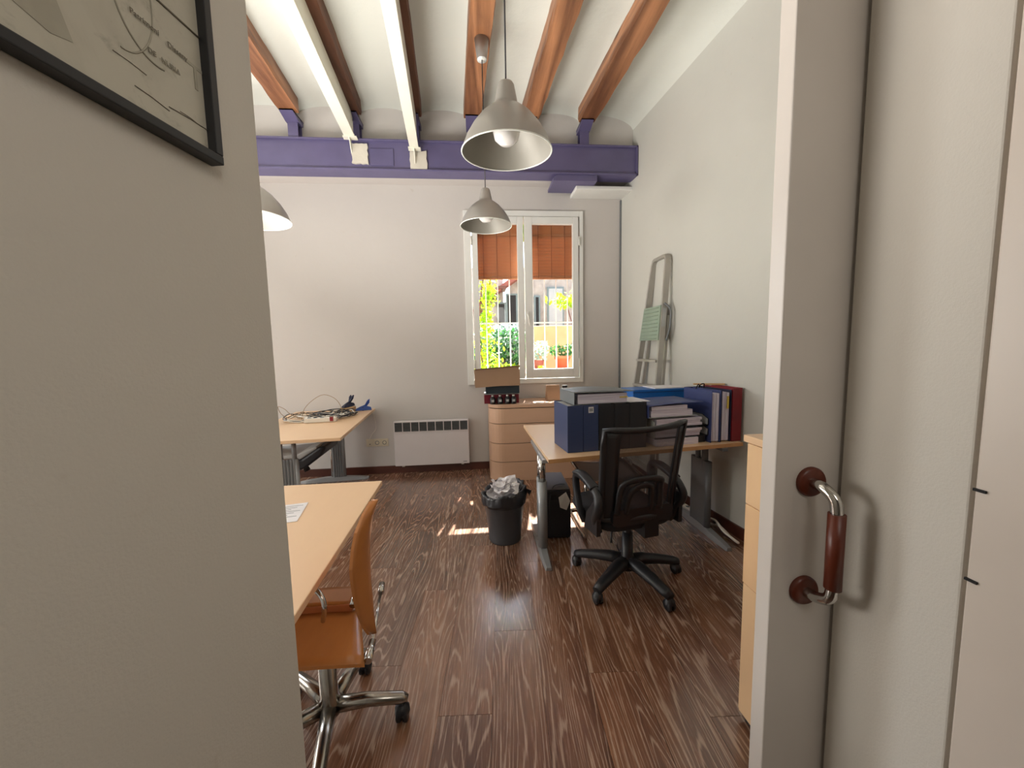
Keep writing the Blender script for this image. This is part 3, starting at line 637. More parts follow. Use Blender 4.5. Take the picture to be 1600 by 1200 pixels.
def desk_leg_x(t, y, x0, x1, xc):
    l_ = MB().box(xc-.055, xc+.055, y-.02, y+.02, .04, .60).build('leg', 'steel', t, bevel=.003)
    for k in range(4): MB().box(xc-.042+k*.024, xc-.032+k*.024, y-.026, y-.018, .05, .60).build('rib', 'dsteel', l_)
    for dx in (-.062, .062): MB().tube([(xc+dx, y, .04), (xc+dx, y, .60)], .018, 10).build('edge_tube', 'chrome' if dx < 0 else 'steel', l_)
    for dx in (-.05, .05): MB().tube([(xc+dx, y, .58), (xc+dx, y, .745)], .018, 10).build('inner_tube', 'steel', l_)
    n = 12; vs = []
    for i in range(n+1):
        u = i/n; x = x0+(x1-x0)*u; hw = .032 if 0 < i < n else .02; hz = .055-.03*abs(2*u-1)**1.5
        vs += [(x, y+hw, 0), (x, y-hw, 0), (x, y-hw*.75, hz), (x, y+hw*.75, hz)]
    MB().add(vs, [(i*4+j, i*4+(j+1) % 4, i*4+4+(j+1) % 4, i*4+4+j) for i in range(n) for j in range(4)]+[(3, 2, 1, 0), tuple(n*4+j for j in range(4))]).build('foot', 'steel', l_, fixn=True, bevel=.004)
    MB().box(x0+.05, x1-.05, y-.02, y+.02, .742, .757).build('cross_bracket', 'steel', l_)
desk_leg_x(db, .16, -.80, -.08, -.445); desk_leg_x(db, 1.36, -.80, -.08, -.40)
dn_ = thing('desk', 'maple desk at near left, cut off by the hall wall', 'desk', (-.52, .95, 0), .03)
MB().prism([(-.85, 0), (0.01, 0), (0.01, 1.10), (-.85, 1.12)], .713, .738).build('tabletop', 'maple', dn_, bevel=.003)
for yy in (.18, .98): MB().box(-.55, -.40, yy-.02, yy+.02, .03, .7).box(-.80, -.12, yy-.03, yy+.03, 0, .04).box(-.80, -.10, yy-.02, yy+.02, .69, .713).build('leg', 'steel', dn_, bevel=.004)
pp = thing('paper_sheet', 'printed sheet lying on the near left desk', 'paper', (-.83, 1.68, .7385), .2)
MB().box(-.105, .035, -.10, .105, 0, .0015).build('sheet', 'paper', pp)
g = MB()
for k in range(7): g.box(-.09, .02-.02*(k % 3), .075-k*.02, .079-k*.02, .0015, .0019)
g.build('print_lines', 'greyc', pp, kind='stuff')

# ------------------------------------------------------------ chest of drawers with rounded corners
ch = thing('chest_of_drawers', 'pale wood chest of drawers with rounded corner beneath the window', 'drawers', (.09, 3.985, 0))
def cprof(inset=0, y1=.46, x1=1.25):
    r = .16; pts = []
    for i in range(9): a_ = PI+PI/2*i/8; pts.append((r+inset*0+(r-inset)*math.cos(a_), r+(r-inset)*math.sin(a_)))
    for i in range(9): a_ = -PI/2+PI/2*i/8; pts.append((x1-r+(r-inset)*math.cos(a_), r+(r-inset)*math.sin(a_)))
    return pts+[(x1-inset, y1), (inset, y1)]
MB().prism(cprof(.012), .02, .81).build('carcass', 'dark', ch)
for i, (z0, z1) in enumerate(((0.0, .208), (.214, .412), (.418, .628), (.634, .795))):
    MB().prism(cprof(0), z0, z1, smooth=False).build('drawer', 'maplex', ch, bevel=.003)
MB().prism(cprof(-.006), .803, .842).build('top', 'maplex', ch, bevel=.004)

# items on the chest
ob = thing('cardboard_box', 'open brown cardboard box standing on top of dark boxes', 'box', (.185, 4.065, 1.047), .03)
MB().box(-.235, .235, -.12, -.116, 0, .185, Matrix.Rotation(-.05, 4, 'Y')).build('front_panel', 'card', ob)
MB().box(-.235, .235, .116, .12, 0, .17).build('back_panel', 'card', ob)
for s_ in (-1, 1): MB().box(s_*.235-.002, s_*.235+.002, -.118, .118, 0, .17).build('side_panel', 'card', ob)
MB().box(-.233, .233, -.118, .118, 0, .004).build('base_panel', 'card', ob)
MB().add([(-.236, -.12, .172), (.236, -.12, .195), (.236, -.15, .215), (-.236, -.155, .185)], [(0, 1, 2, 3)]).build('flap', 'card', ob)
b_ = tag(MB().prism([(-.14, -.15), (.225, -.15), (.205, .12), (-.11, .12)], 0, .085, m=Matrix.Translation((.2, 4.17, .957))).build('slate_box', 'slate', bevel=.006), 'dark slate grey box under the open cardboard box', 'box')
rc = thing('red_carton', 'dark red carton on the chest, under the slate box', 'box', (.235, 4.19, .8425))
MB().box(-.19, .19, -.10, .12, 0, .098).build('carton', 'red2', rc, bevel=.004)
MB().box(-.188, .188, -.102, .118, .098, .112).build('lid', 'wbox', rc, bevel=.002)
for i, x in enumerate((.135, .215, .295, .362)):
    bt = thing('black_bottle', ['leftmost small black bottle before the red carton', 'second small black bottle before the red carton', 'third small black bottle before the red carton', 'rightmost small black bottle before the red carton'][i], 'bottle', (x, 4.055, .8425), 0, 'small black bottles on the chest')
    MB().lathe([(0, 0), (.028, 0), (.03, .01), (.03, .06), (.018, .075), (.016, .082), (0, .082)], n=14).build('body', 'black', bt)
    MB().lathe([(.014, .082), (.014, .096), (0, .097)], n=12).build('cap', 'wplas', bt)
    MB().box(-.014, .014, -.0312, -.028, .025, .05).build('label_patch', 'wbox', bt)
ct = thing('folded_card', 'folded tan cardboard tent on the chest behind the binders', 'box', (.83, 4.24, .8425), .06)
MB().prism([(-.075, 0), (.06, 0), (.01, .17), (0, .17)], -.075, .08, 'x').build('card', 'card', ct, fixn=True)
gl = thing('glass_jar', 'small glass jar with dark lid behind the grey binder', 'jar', (.965, 4.22, .8425))
MB().lathe([(0, 0), (.035, 0), (.037, .01), (.037, .12), (.028, .14), (0, .14)], n=18).build('body', 'wbox', gl)
MB().lathe([(.03, .14), (.03, .165), (0, .166)], n=18).build('lid', 'dark', gl)

# ------------------------------------------------------------ things on the right desk
ZD = .7395
def box_file(x, y, rz, mat, label, sticker=False, wd=.103):
    t = thing('box_file', label, 'box file', (x, y, ZD), rz, 'upright box files on the desk')
    w2 = wd/2-.0015
    MB().box(-w2, w2, 0, .003, 0, .315).box(-w2, -w2+.003, .003, .285, 0, .315).box(w2-.003, w2, .003, .285, 0, .315).box(-w2+.003, w2-.003, .282, .285, 0, .315).box(-w2+.003, w2-.003, .003, .282, 0, .004).build('case', mat, t, bevel=.001)
    MB().box(-w2+.004, w2-.004, .006, .28, .005, .309).build('lid', 'wbox' if not mat == 'blackbox' else 'greyc', t)
    if sticker:
        s2 = MB().box(-.018, .018, -.0012, 0, .262, .302).build('sticker', 'paper', t)
        g_ = MB()
        for k in range(3): g_.box(-.012+k*.009, -.006+k*.009, -.0016, -.0011, .270, .294)
        g_.box(-.012, .012, -.0016, -.0011, .280, .283); g_.build('sticker_mark', 'greyc', s2)
    return t
ra = .115
def along(d): return (.568+d*math.cos(ra)*1.0, 2.411+d*math.sin(ra))
lbs = ['blue dotted box file at the left end of the row', 'blue dotted box file with a small white sticker', 'black box file next to the blue ones', 'middle black box file in the row', 'rightmost black box file, beside the stacked trays']
d_ = 0
for i, wd in enumerate((.112, .108, .115, .112, .128)):
    x, y = along(d_+wd/2); box_file(x, y, ra, 'bluebox' if i < 2 else 'blackbox', lbs[i], i == 1, wd); d_ += wd
gb = thing('ring_binder', 'grey ring binder lying on top of the box files', 'binder', (.80, 2.60, ZD+.3165), ra)
MB().box(-.19, .20, -.15, .14, 0, .003).build('bottom_cover', 'greyc', gb)
MB().grid(lambda u, v: (-.20+.43*u, -.165+.31*v, .082+.010*math.sin(u*PI)*v-.005*u+.004*(1-v)), 8, 4, thick=(0, 0, .003)).build('top_cover', 'greyc', gb)
MB().box(-.20, -.196, -.15, .14, 0, .08).build('spine', 'greyc', gb)
MB().box(-.17, .185, -.14, .13, .004, .068).build('papers', 'stack', gb)
MB().box(.13, .188, -.145, -.13, .035, .043).build('yellow_tab', 'yellow', gb)
tag(MB().prism([(0, 0), (.16, .018), (.13, .25), (-.03, .23)], 0, .0025, m=Matrix.Translation((1.01, 2.475, ZD+.317))).build('loose_sheets', 'paper'), 'white sheets on top of the rightmost black box files', 'paper')
# stacked trays and binders
SX, SY, SR = 1.375, 2.66, .13
def tray(z, label):
    t = thing('letter_tray', label, 'tray', (SX, SY, ZD+z), SR, 'letter trays full of papers')
    MB().box(-.20, .225, -.16, .16, 0, .004).build('base', 'black', t)
    MB().prism([(-.16, 0), (.16, 0), (.16, .07), (-.10, .07), (-.16, .045)], .222, .227, 'x').build('side', 'wbox', t, fixn=True)
    MB().prism([(-.16, 0), (.16, 0), (.16, .07), (-.10, .07), (-.16, .045)], -.205, -.20, 'x').build('side', 'wbox', t, fixn=True)
    MB().tube([(.2245, -.16, 0), (.2245, -.16, .045), (.2245, -.10, .07), (.2245, .16, .07)], .003, 6).tube([(-.2, -.16, .001), (.2245, -.16, .001)], .0028, 6).build('rim', 'black', t)
    for k in range(3): MB().box(-.19+R.uniform(0, .01), .17+R.uniform(-.01, .02), -.155+R.uniform(-.006, .01), .15, .005+k*.019, .022+k*.019).build('papers', 'stack', t)
tray(.052, 'lower letter tray stuffed with papers, behind the mesh chair'); tray(.126, 'upper letter tray stuffed with papers, under the blue binder')
bk = thing('paper_bundle', 'thick bundle of papers at the bottom of the tray stack', 'papers', (SX, SY, ZD), SR)
MB().box(-.19, .14, -.17, .15, 0, .048).build('papers', 'stack', bk)
MB().box(.145, .22, -.14, .14, 0, .048).build('file_block', 'black', bk)
bb = thing('ring_binder', 'blue ring binder lying on the letter trays', 'binder', (SX-.06, SY-.01, ZD+.202), SR+.02)
MB().box(-.19, .20, -.16, .15, 0, .003).build('bottom_cover', 'wbox', bb)
MB().grid(lambda u, v: (-.195+.44*u, -.165+.33*v, .084+.012*u+.006*math.sin(PI*u)), 8, 4, thick=(0, 0, .003)).build('top_cover', 'blue', bb)
MB().box(-.195, -.190, -.16, .15, 0, .083).build('spine', 'blue', bb)
MB().box(-.172, .16, -.152, .14, .004, .045).build('papers', 'stack', bb); MB().box(-.165, .12, -.148, .14, .046, .078).build('upper_papers', 'stack', bb)
bc = thing('document_case', 'bright blue document case behind the blue ring binder', 'case', (1.44, 3.05, ZD), .09)
MB().box(-.22, .26, -.10, .12, 0, .345).build('body', 'cyan', bc, bevel=.006)
MB().box(-.02, .25, -.09, .11, .345, .352).build('paper_top', 'paper', bc)
MB().box(-.22, .26, -.102, -.098, .32, .324).build('seam', 'navy', bc)
# upright lever-arch files
def arch(x, y, rz, mat, papers, label, h_=.372, wd=.078):
    t = thing('lever_arch_file', label, 'binder', (x, y, ZD), rz, 'upright files at the right end of the desk')
    w2 = wd/2-.001
    MB().box(-w2, -w2+.003, 0, .30, 0, h_).build('left_cover', mat, t)
    MB().box(w2-.003, w2, 0, .30, 0, h_).build('right_cover', mat, t)
    if papers:
        MB().box(-w2, w2, .298, .301, 0, h_).build('spine', mat, t)
        a_, n_ = -w2+.004, 3
        for k in range(n_):
            w_ = (2*w2-.012)/n_
            MB().box(a_, a_+w_-.002, .006+R.uniform(0, .012), .285, .008, h_-.012-R.uniform(0, .012)).build('papers', 'stackx', t); a_ += w_
    else:
        MB().box(-w2, w2, -.003, 0, 0, h_).build('spine', mat, t)
        MB().box(-w2+.004, w2-.004, .004, .27, .004, h_-.02).build('papers', 'stackx', t)
    return t
u_ = .13
arch(1.668, 2.516, u_, 'blue', True, 'upright blue file, leftmost, its papers facing the room')
t_ = arch(1.75, 2.525, u_, 'navy', True, 'upright dark blue file with a yellow tab between papers', .374, .082)
MB().box(.006, .018, -.002, .004, .24, .33).build('yellow_tab', 'yellow', t_)
arch(1.836, 2.535, u_, 'red', False, 'upright red file at the right end against the wall', .385, .08)
tag(MB().tube(smooth_path([(1.60, 2.66, ZD+.374), (1.605, 2.65, ZD+.400), (1.622, 2.66, ZD+.405), (1.63, 2.67, ZD+.380), (1.636, 2.66, ZD+.405), (1.655, 2.65, ZD+.41), (1.66, 2.66, ZD+.377)], 5), .004, 6).build('looped_strap', 'dark'), 'small black looped strap on top of the blue file', 'strap')
tag(MB().box(0, .22, -.014, .014, 0, .012, Matrix.Translation((1.66, 2.80, ZD+.388)) @ Matrix.Rotation(-.35, 4, 'Z')).build('wooden_stick', 'wood_t', bevel=.002), 'short flat wooden stick lying across the upright files', 'stick')

# ------------------------------------------------------------ step ladder against the right wall
ld = thing('step_ladder', 'folded aluminium step ladder leaning against the right wall', 'ladder', (0, 0, 0))
bl_, br_ = Vector((1.575, 4.02, 0)), Vector((1.575, 3.36, 0))
tl_, tr_ = Vector((1.765, 3.72, 2.23)), Vector((1.765, 3.44, 2.23))
def lp(s_, t): return (bl_.lerp(tl_, t) if s_ == 0 else br_.lerp(tr_, t))
def strip(path, wy=.011, wx_=.032): return MB().tube(path, wx_, 8, flat=wy/wx_)
top = lp(0, 1)+Vector((.002, -.05, .045)); top2 = lp(1, 1)+Vector((.002, .05, .045))
rails = [lp(0, 0), lp(0, .5), lp(0, 1), lp(0, 1)+Vector((.001, -.018, .034)), top, top2, lp(1, 1)+Vector((.001, .018, .034)), lp(1, 1), lp(1, .5), lp(1, 0)]
def flatbar(path, wx_, wt):      # bar whose broad face looks along the ladder's side
    b_ = MB(); ps = [Vector(p) for p in path]
    for i in range(len(ps)-1):
        a_, c_ = ps[i], ps[i+1]; t_ = (c_-a_).normalized(); e1 = Vector((1, 0, .09)); e1 = (e1-e1.dot(t_)*t_).normalized(); e2 = t_.cross(e1)
        vs = []
        for p in (a_-t_*.004, c_+t_*.004):
            vs += [p+e1*wx_+e2*wt, p-e1*wx_+e2*wt, p-e1*wx_-e2*wt, p+e1*wx_-e2*wt]
        b_.add(vs, [(0, 1, 2, 3), (7, 6, 5, 4), (0, 4, 5, 1), (1, 5, 6, 2), (2, 6, 7, 3), (3, 7, 4, 0)])
    return b_
flatbar(rails, .026, .013).build('front_rail', 'ladder', ld, fixn=True)
for s_ in (0, 1):
    off = Vector((.065, -.03 if s_ == 0 else .03, 0)) ; a_, c_ = lp(s_, 0)+off, lp(s_, .77)+off*.9
    flatbar([a_, c_], .012, .012).build('rear_leg', 'ladder', ld, fixn=True)
def tread(t, name, mat, z2=None):
    a_, c_ = lp(0, t), lp(1, t)
    MB().add([a_+Vector((-.045, 0, 0)), c_+Vector((-.045, 0, 0)), c_+Vector((.02, 0, 0)), a_+Vector((.02, 0, 0)), a_+Vector((-.045, 0, -.025)), c_+Vector((-.045, 0, -.025)), c_+Vector((.02, 0, -.025)), a_+Vector((.02, 0, -.025))],
             [(0, 1, 2, 3), (7, 6, 5, 4), (0, 4, 5, 1), (1, 5, 6, 2), (2, 6, 7, 3), (3, 7, 4, 0)]).build(name, mat, ld, fixn=True, bevel=.002)
for t in (.12, .235, .35, .47, .585): tread(t, 'tread', 'ladder')
pf = MB(); a0, c0, a1, c1 = lp(0, .665), lp(1, .665), lp(0, .81), lp(1, .81); o_ = Vector((-.035, 0, .006))
pf.add([a0+o_, c0+o_, c1+o_, a1+o_, a0+o_+Vector((.02, 0, 0)), c0+o_+Vector((.02, 0, 0)), c1+o_+Vector((.02, 0, 0)), a1+o_+Vector((.02, 0, 0))], [(0, 1, 2, 3), (7, 6, 5, 4), (0, 4, 5, 1), (1, 5, 6, 2), (2, 6, 7, 3), (3, 7, 4, 0)])
pfo = pf.build('platform', 'greent', ld, fixn=True)
for k in range(9):
    q = k/9+.05; p_, r_ = a0.lerp(a1, q)+o_, c0.lerp(c1, q)+o_
    MB().tube([p_+Vector((-.002, -.03, 0)), r_+Vector((-.002, .03, 0))], .004, 5).build('platform_rib', 'greent', pfo)
MB().tube(smooth_path([lp(1, .82)+Vector((-.01, -.02, 0)), lp(1, .79)+Vector((.04, -.045, 0)), lp(1, .72)+Vector((.05, -.04, 0)), lp(1, .665)+Vector((.035, -.02, 0))]), .009, 8).build('hinge_arm', 'greyc', ld)
stk = MB(); p_ = lp(1, .755)+Vector((0, -.0145, 0)); stk.box(-.018, .018, -.001, .001, -.10, .10, Matrix.Translation(p_) @ Matrix.Rotation(.085, 4, 'Y')); stk.build('warning_sticker', 'wbox', ld)
for s_ in (0, 1): MB().box(-.03, .10, -.018, .018, 0, .02, Matrix.Translation(lp(s_, 0))).build('rubber_foot', 'black', ld)

# ------------------------------------------------------------ black mesh swivel chair
mc = thing('swivel_chair', 'black mesh-backed swivel chair with loop armrests at the binder desk', 'chair', (.88, 2.16, 0), .21)
def caster(p, parent, r=.031, mat='black'):
    o = MB()
    for dx in (-.013, .013):
        mm = Matrix.Translation((p[0]+dx, p[1], r)) @ Matrix.Rotation(PI/2, 4, 'Y'); o.lathe([(0, -.010), (r*.8, -.010), (r, -.006), (r, .006), (r*.8, .010), (0, .010)], n=16, m=mm)
    o.tube([(p[0], p[1], r), (p[0], p[1], .075)], .009, 8); o.lathe([(.03, .0), (.028, .018), (.012, .03)], (p[0], p[1], .038), 12)
    return o.build('caster', mat, parent)
for k in range(5):
    a_ = math.radians(-69+72*k)-.21; dx, dy = math.cos(a_), math.sin(a_); r0, r1 = .03, .32
    def fn(u, v, dx=dx, dy=dy): pass
    pts = [(dx*r, dy*r, z) for r, z in ((.02, .118), (.10, .122), (.20, .108), (.30, .088), (.335, .078))]
    lg = MB().tube(pts, [.046, .043, .037, .032, .027], 10, flat=.8).build('leg', 'black', mc)
    caster((dx*.325, dy*.325), lg)
MB().lathe([(0, .07), (.045, .07), (.048, .14), (.034, .16), (.032, .30), (.03, .30), (.024, .31), (.024, .40), (0, .40)], n=20).build('gas_column', 'black', mc)
MB().prism(rrect(-.10, .10, -.12, .10, .03), .385, .425).build('mechanism', 'black', mc)
def seatf(u, v):
    a_ = 2*PI*u; sx_, sy_ = .245, .235
    c_, s_ = math.cos(a_), math.sin(a_); e = .42
    x = sx_*abs(c_)**e*(1 if c_ >= 0 else -1); y = sy_*abs(s_)**e*(1 if s_ >= 0 else -1)
    prof = [(0, .415), (.70, .405), (.93, .425), (1, .455), (.985, .482), (.90, .497), (.5, .492), (0, .488)]
    i = min(int(v*7+1e-6), 7); r_, z = prof[i]; return (x*r_-.045, y*r_+.02, z)
MB().grid(seatf, 40, 7).build('seat', 'blackf', mc)
# back: curved frame with mesh. local y=-0.2 behind
def backp(u, z):       # u in -1..1
    zz = (z-.50)/.52; hw = .225+.022*zz
    y = -.225-.07*zz**1.3+.055*u*u; return Vector((u*hw-.055, y, z))
loop = [backp(-1+2*i/10, 1.01-.010*(1-(2*i/10-1)**2)+.012*(i/10)) for i in range(11)]+[backp(1, z) for z in (.92, .82, .72, .62, .55)]+[backp(1-2*i/10, .50) for i in range(11)]+[backp(-1, z) for z in (.55, .62, .72, .82, .92)]
MB().tube(loop, [.020]*len(loop), 8, closed=True, flat=.8).build('back_frame', 'black', mc)
for s_ in (-1, 1): MB().grid(lambda u, v, s_=s_: backp(s_*((.70 if s_ < 0 else .78)+(.30 if s_ < 0 else .22)*u), .50+.50*v)+Vector((0, .004, 0)), 3, 14, thick=(0, .014, 0)).build('frame_upright', 'black', mc)
MB().grid(lambda u, v: backp(-1+2*u, .50+.51*v)+Vector((0, .0, 0)), 20, 20).build('back_mesh', 'mesh', mc)
for ww, zt, rr_ in ((.125, .735, .020), (.070, .70, .018)):
    pts = [(-ww-.01, backp(-.5, .54).y-.012, .54), (-ww, backp(-.4, .6).y-.02, zt-.06), (-ww+.02, backp(0, .7).y-.022, zt-.012), (0, backp(0, .7).y-.022, zt), (ww-.02, backp(0, .7).y-.022, zt-.012), (ww, backp(.4, .6).y-.02, zt-.06), (ww+.01, backp(.5, .54).y-.012, .54)]
    MB().tube(smooth_path([(a_-.085, b_, c_) for a_, b_, c_ in pts], 5), rr_, 8, flat=.6).build('lumbar_support', 'black', mc)
MB().prism(rrect(-.245, .135, .47, .56, .03), -.232, -.205, 'y').build('back_base', 'black', mc, fixn=True)
MB().prism([(-.23, .38), (-.23, .52), (-.20, .52), (-.17, .42), (.0, .41), (.0, .385)], -.045, .045, 'x').build('back_bracket', 'black', mc, fixn=True)
for s_ in (-1, 1):
    ax = s_*.265-.05
    pts = [(s_*.235-.05, -.14, .42), (ax, -.17, .50), (ax+s_*.01, -.21, .58), (ax, -.19, .64), (ax, -.13, .675), (ax, -.03, .70), (ax, .03, .70), (ax, .065, .67), (ax, .06, .60), (ax, .02, .50), (s_*.24-.05, .0, .42)]
    arm = MB().tube(smooth_path(pts, 5), .026, 8, flat=.85).build('armrest', 'black', mc)
    MB().tube(smooth_path([(ax, -.16, .672), (ax, -.08, .70), (ax, .0, .712), (ax, .055, .70)], 4), .032, 8, flat=.5).build('arm_pad', 'black', arm)
    MB().prism([(-.20, .42), (-.06, .42), (-.09, .52), (-.16, .60), (-.205, .60)], ax-.012, ax+.012, 'x').build('arm_web', 'black', arm, fixn=True)
MB().tube([(.10, 0, .40), (.22, -.07, .395)], .008, 8).lathe([(0, -.02), (.018, -.015), (.018, .015), (0, .02)], (.225, -.075, .393), 10).build('lever', 'black', mc)
MB().tube([(-.02, .08, .39), (-.10, .02, .30), (-.115, .0, .25)], .006, 6).build('tension_cable', 'black', mc)

# ------------------------------------------------------------ cantilever visitor chair behind the desk
cc = thing('cantilever_chair', 'chrome cantilever chair with grey mesh seat under the binder desk', 'chair', (0, 0, 0))
xl, xrr = .755, 1.205
pth = [(xl, 3.06, .475), (xl, 2.68, .46), (xl, 2.64, .45), (xl-.005, 2.62, .40), (xl, 2.62, .05), (xl, 2.635, .02), (xl, 2.67, .0125), (xl, 3.12, .0125), (xl+.02, 3.15, .0125), (xl+.05, 3.16, .0125), (xrr-.05, 3.16, .0125), (xrr-.02, 3.15, .0125), (xrr, 3.12, .0125), (xrr, 2.67, .0125), (xrr, 2.635, .02), (xrr, 2.62, .05), (xrr+.005, 2.62, .40), (xrr, 2.64, .45), (xrr, 2.68, .46), (xrr, 3.06, .475)]
MB().tube(pth, .0125, 10).build('tube_frame', 'chrome', cc)
MB().grid(lambda u, v: (xl+(xrr-xl)*u, 2.66+.42*v, .462+.018*v-.02*math.sin(PI*u)), 8, 6, thick=(0, 0, .006)).build('seat', 'gmesh', cc)
MB().grid(lambda u, v: (xl+(xrr-xl)*u, 3.09+.03*v, .485+.205*v), 8, 4, thick=(0, -.006, 0)).build('backrest', 'gmesh', cc)
for x in (xl, xrr): MB().tube([(x, 3.06, .475), (x, 3.085, .49), (x, 3.115, .69)], .011, 8).build('back_upright', 'chrome', cc)

# ------------------------------------------------------------ PC tower
pc = thing('computer_tower', 'black computer tower on the floor under the binder desk', 'computer', (.475, 2.69, 0), -.05)
MB().box(0, .175, 0, .40, .012, .385).build('case', 'black', pc, bevel=.004)
MB().box(-.002, .177, -.006, .02, .03, .375).build('front_bezel', 'black', pc, bevel=.003)
MB().box(.02, .155, -.009, -.004, .31, .35).build('drive_bay', 'dark', pc)
for x in (.02, .155):
    for y in (.03, .36): MB().lathe([(0, 0), (.012, 0), (.012, .012)], (x, y, 0), 10).build('foot', 'black', pc)
MB().add([(.085, -.012, .33), (.14, -.016, .372), (.172, -.014, .30), (.145, -.012, .23), (.095, -.018, .255)], [(0, 1, 2, 3, 4)]).build('paper_tag', 'wplas', pc)
MB().tube(smooth_path([(.03, -.02, .10), (.01, -.03, .2), (.02, -.02, .32), (.05, .03, .393), (.10, .08, .395), (.15, .10, .388)]), .0035, 6).build('cable', 'cableb', pc)
tag(MB().tube(smooth_path([(.668, 2.99, .33), (.69, 2.93, .2), (.70, 2.95, .06), (.69, 3.05, .006), (.66, 3.2, .006)]), .004, 6).build('power_cable', 'cableb'), 'black cable hanging beside the computer tower', 'cable')

# ------------------------------------------------------------ waste bin
bn = thing('waste_bin', 'dark grey round waste bin with black liner full of paper', 'bin', (.16, 2.755, 0))
MB().lathe([(0, .004), (.112, .004), (.118, 0), (.122, .008), (.119, .02), (.150, .298), (.155, .302), (.154, .310), (.147, .310), (.143, .29), (.113, .02), (0, .02)], n=40).build('body', 'binp', bn)
rr = random.Random(5)
ph = [rr.uniform(0, 6) for _ in range(8)]
def bagf(u, v):
    a_ = 2*PI*u; n_ = .5*math.sin(5*a_+ph[0])+.35*math.sin(9*a_+ph[1])+.25*math.sin(17*a_+ph[2]+6*v)+.2*math.sin(29*a_+ph[3]-9*v)
    if v < .5: t_ = v*2; r_ = .158+.012*math.sin(PI*t_)+.006*n_*t_; z = .285+.105*t_+.012*n_*t_
    else: t_ = (v-.5)*2; r_ = .165-.035*t_+.008*n_; z = .39+.02*math.sin(PI*t_)-.045*t_+.016*n_
    z += (.028*math.cos(a_-.4) if v > .1 else 0); return (r_*math.cos(a_)*(1+.04*n_*v), r_*math.sin(a_)*(1+.04*n_*v), z)
MB().grid(bagf, 90, 14).build('bin_liner', 'bag', bn)
MB().add([(.15, -.04, .40), (.205, -.03, .375), (.195, .03, .36), (.15, .05, .385), (.19, -.02, .33)], [(0, 1, 2, 3), (0, 4, 1)]).build('liner_flap', 'bag', bn)
for k in range(16):
    a_, r_ = rr.uniform(0, 2*PI), rr.uniform(0, .085); s_ = rr.uniform(.045, .075)
    m = Matrix.Translation((r_*math.cos(a_)-.015, r_*math.sin(a_), .385+rr.uniform(0, .06)*(1-r_/.12))) @ Matrix.Rotation(rr.uniform(0, 6), 4, 'Z') @ Matrix.Rotation(rr.uniform(-1, 1), 4, 'X') @ Matrix.Rotation(rr.uniform(-.7, .7), 4, 'Y')
    def pf_(u, v, m=m, s_=s_, k=k): return m @ Vector(((u-.5)*2*s_, (v-.5)*1.6*s_, .012*math.sin(7*u+k)+.010*math.sin(8*v+2*k)+.006*math.sin(19*u*v)))
    MB().grid(pf_, 6, 5, smooth=False).build('crumpled_paper', 'paper', bn)
MB().lathe([(0, .34), (.13, .34), (.135, .36)], n=20).build('fill', 'paper', bn)

# ------------------------------------------------------------ plywood swivel chair at the near desk
wc = thing('plywood_chair', 'orange plywood chair on chrome star base, tucked under near left desk', 'chair', (0, 0, 0))
hx, hy = -.60, 1.37
for k, (ex, ey) in enumerate(((-.325, 1.385), (-.545, 1.635), (-.54, 1.10), (-.85, 1.20), (-.82, 1.55))):
    v_ = Vector((ex-hx, ey-hy, 0)); n_ = v_.normalized()
    lg = MB().tube([(hx, hy, .105), (hx+v_.x*.5, hy+v_.y*.5, .108), (ex-n_.x*.01, ey-n_.y*.01, .095), (ex+n_.x*.012, ey+n_.y*.012, .09)], [.030, .025, .022, .012], 12).build('leg', 'castal', wc)
    caster((ex-n_.x*.012, ey-n_.y*.012), lg, .03)
MB().lathe([(0, .075), (.036, .075), (.040, .13), (.032, .15), (.030, .42), (0, .42)], (hx, hy, 0), 24).build('gas_column', 'castal', wc)
MB().box(hx-.10, hx+.12, hy-.08, hy+.08, .405, .425).build('seat_plate', 'dsteel', wc)
MB().grid(lambda u, v: (-.80+(.80-.395-.085*v)*u, 1.165+.245*v, .438+.006*math.sin(PI*u)+.012*v+.0*u), 10, 6, thick=(0, 0, .012)).build('seat', 'ply', wc)
MB().grid(lambda u, v: (-.80+(.80-.505)*u, 1.412+.14*v, .478+.004*math.sin(PI*u)-.02*v), 10, 6, thick=(0, 0, .012)).build('seat_rear_wing', 'ply', wc)
MB().box(-.80, -.51, 1.405, 1.416, .450, .478).build('seat_lip', 'plyedge', wc)
MB().tube([(-.388, 1.175, .437), (-.392, 1.25, .445)], .0135, 12).tube([(-.392, 1.25, .445), (-.425, 1.50, .47)], .006, 8).tube([(-.422, 1.48, .468), (-.428, 1.53, .475)], .012, 12).build('rear_tube', 'chrome', wc)
MB().tube([(-.505, 1.40, .475), (-.50, 1.47, .51)], .014, 12).tube([(-.50, 1.45, .50), (-.47, 1.43, .56)], .008, 8).build('side_knuckle', 'chrome', wc)
MB().tube(smooth_path([(-.66, 1.36, .60), (-.60, 1.33, .59), (-.575, 1.315, .565), (-.57, 1.31, .53), (-.59, 1.34, .47)], 5), .009, 8).build('lever', 'chrome', wc)
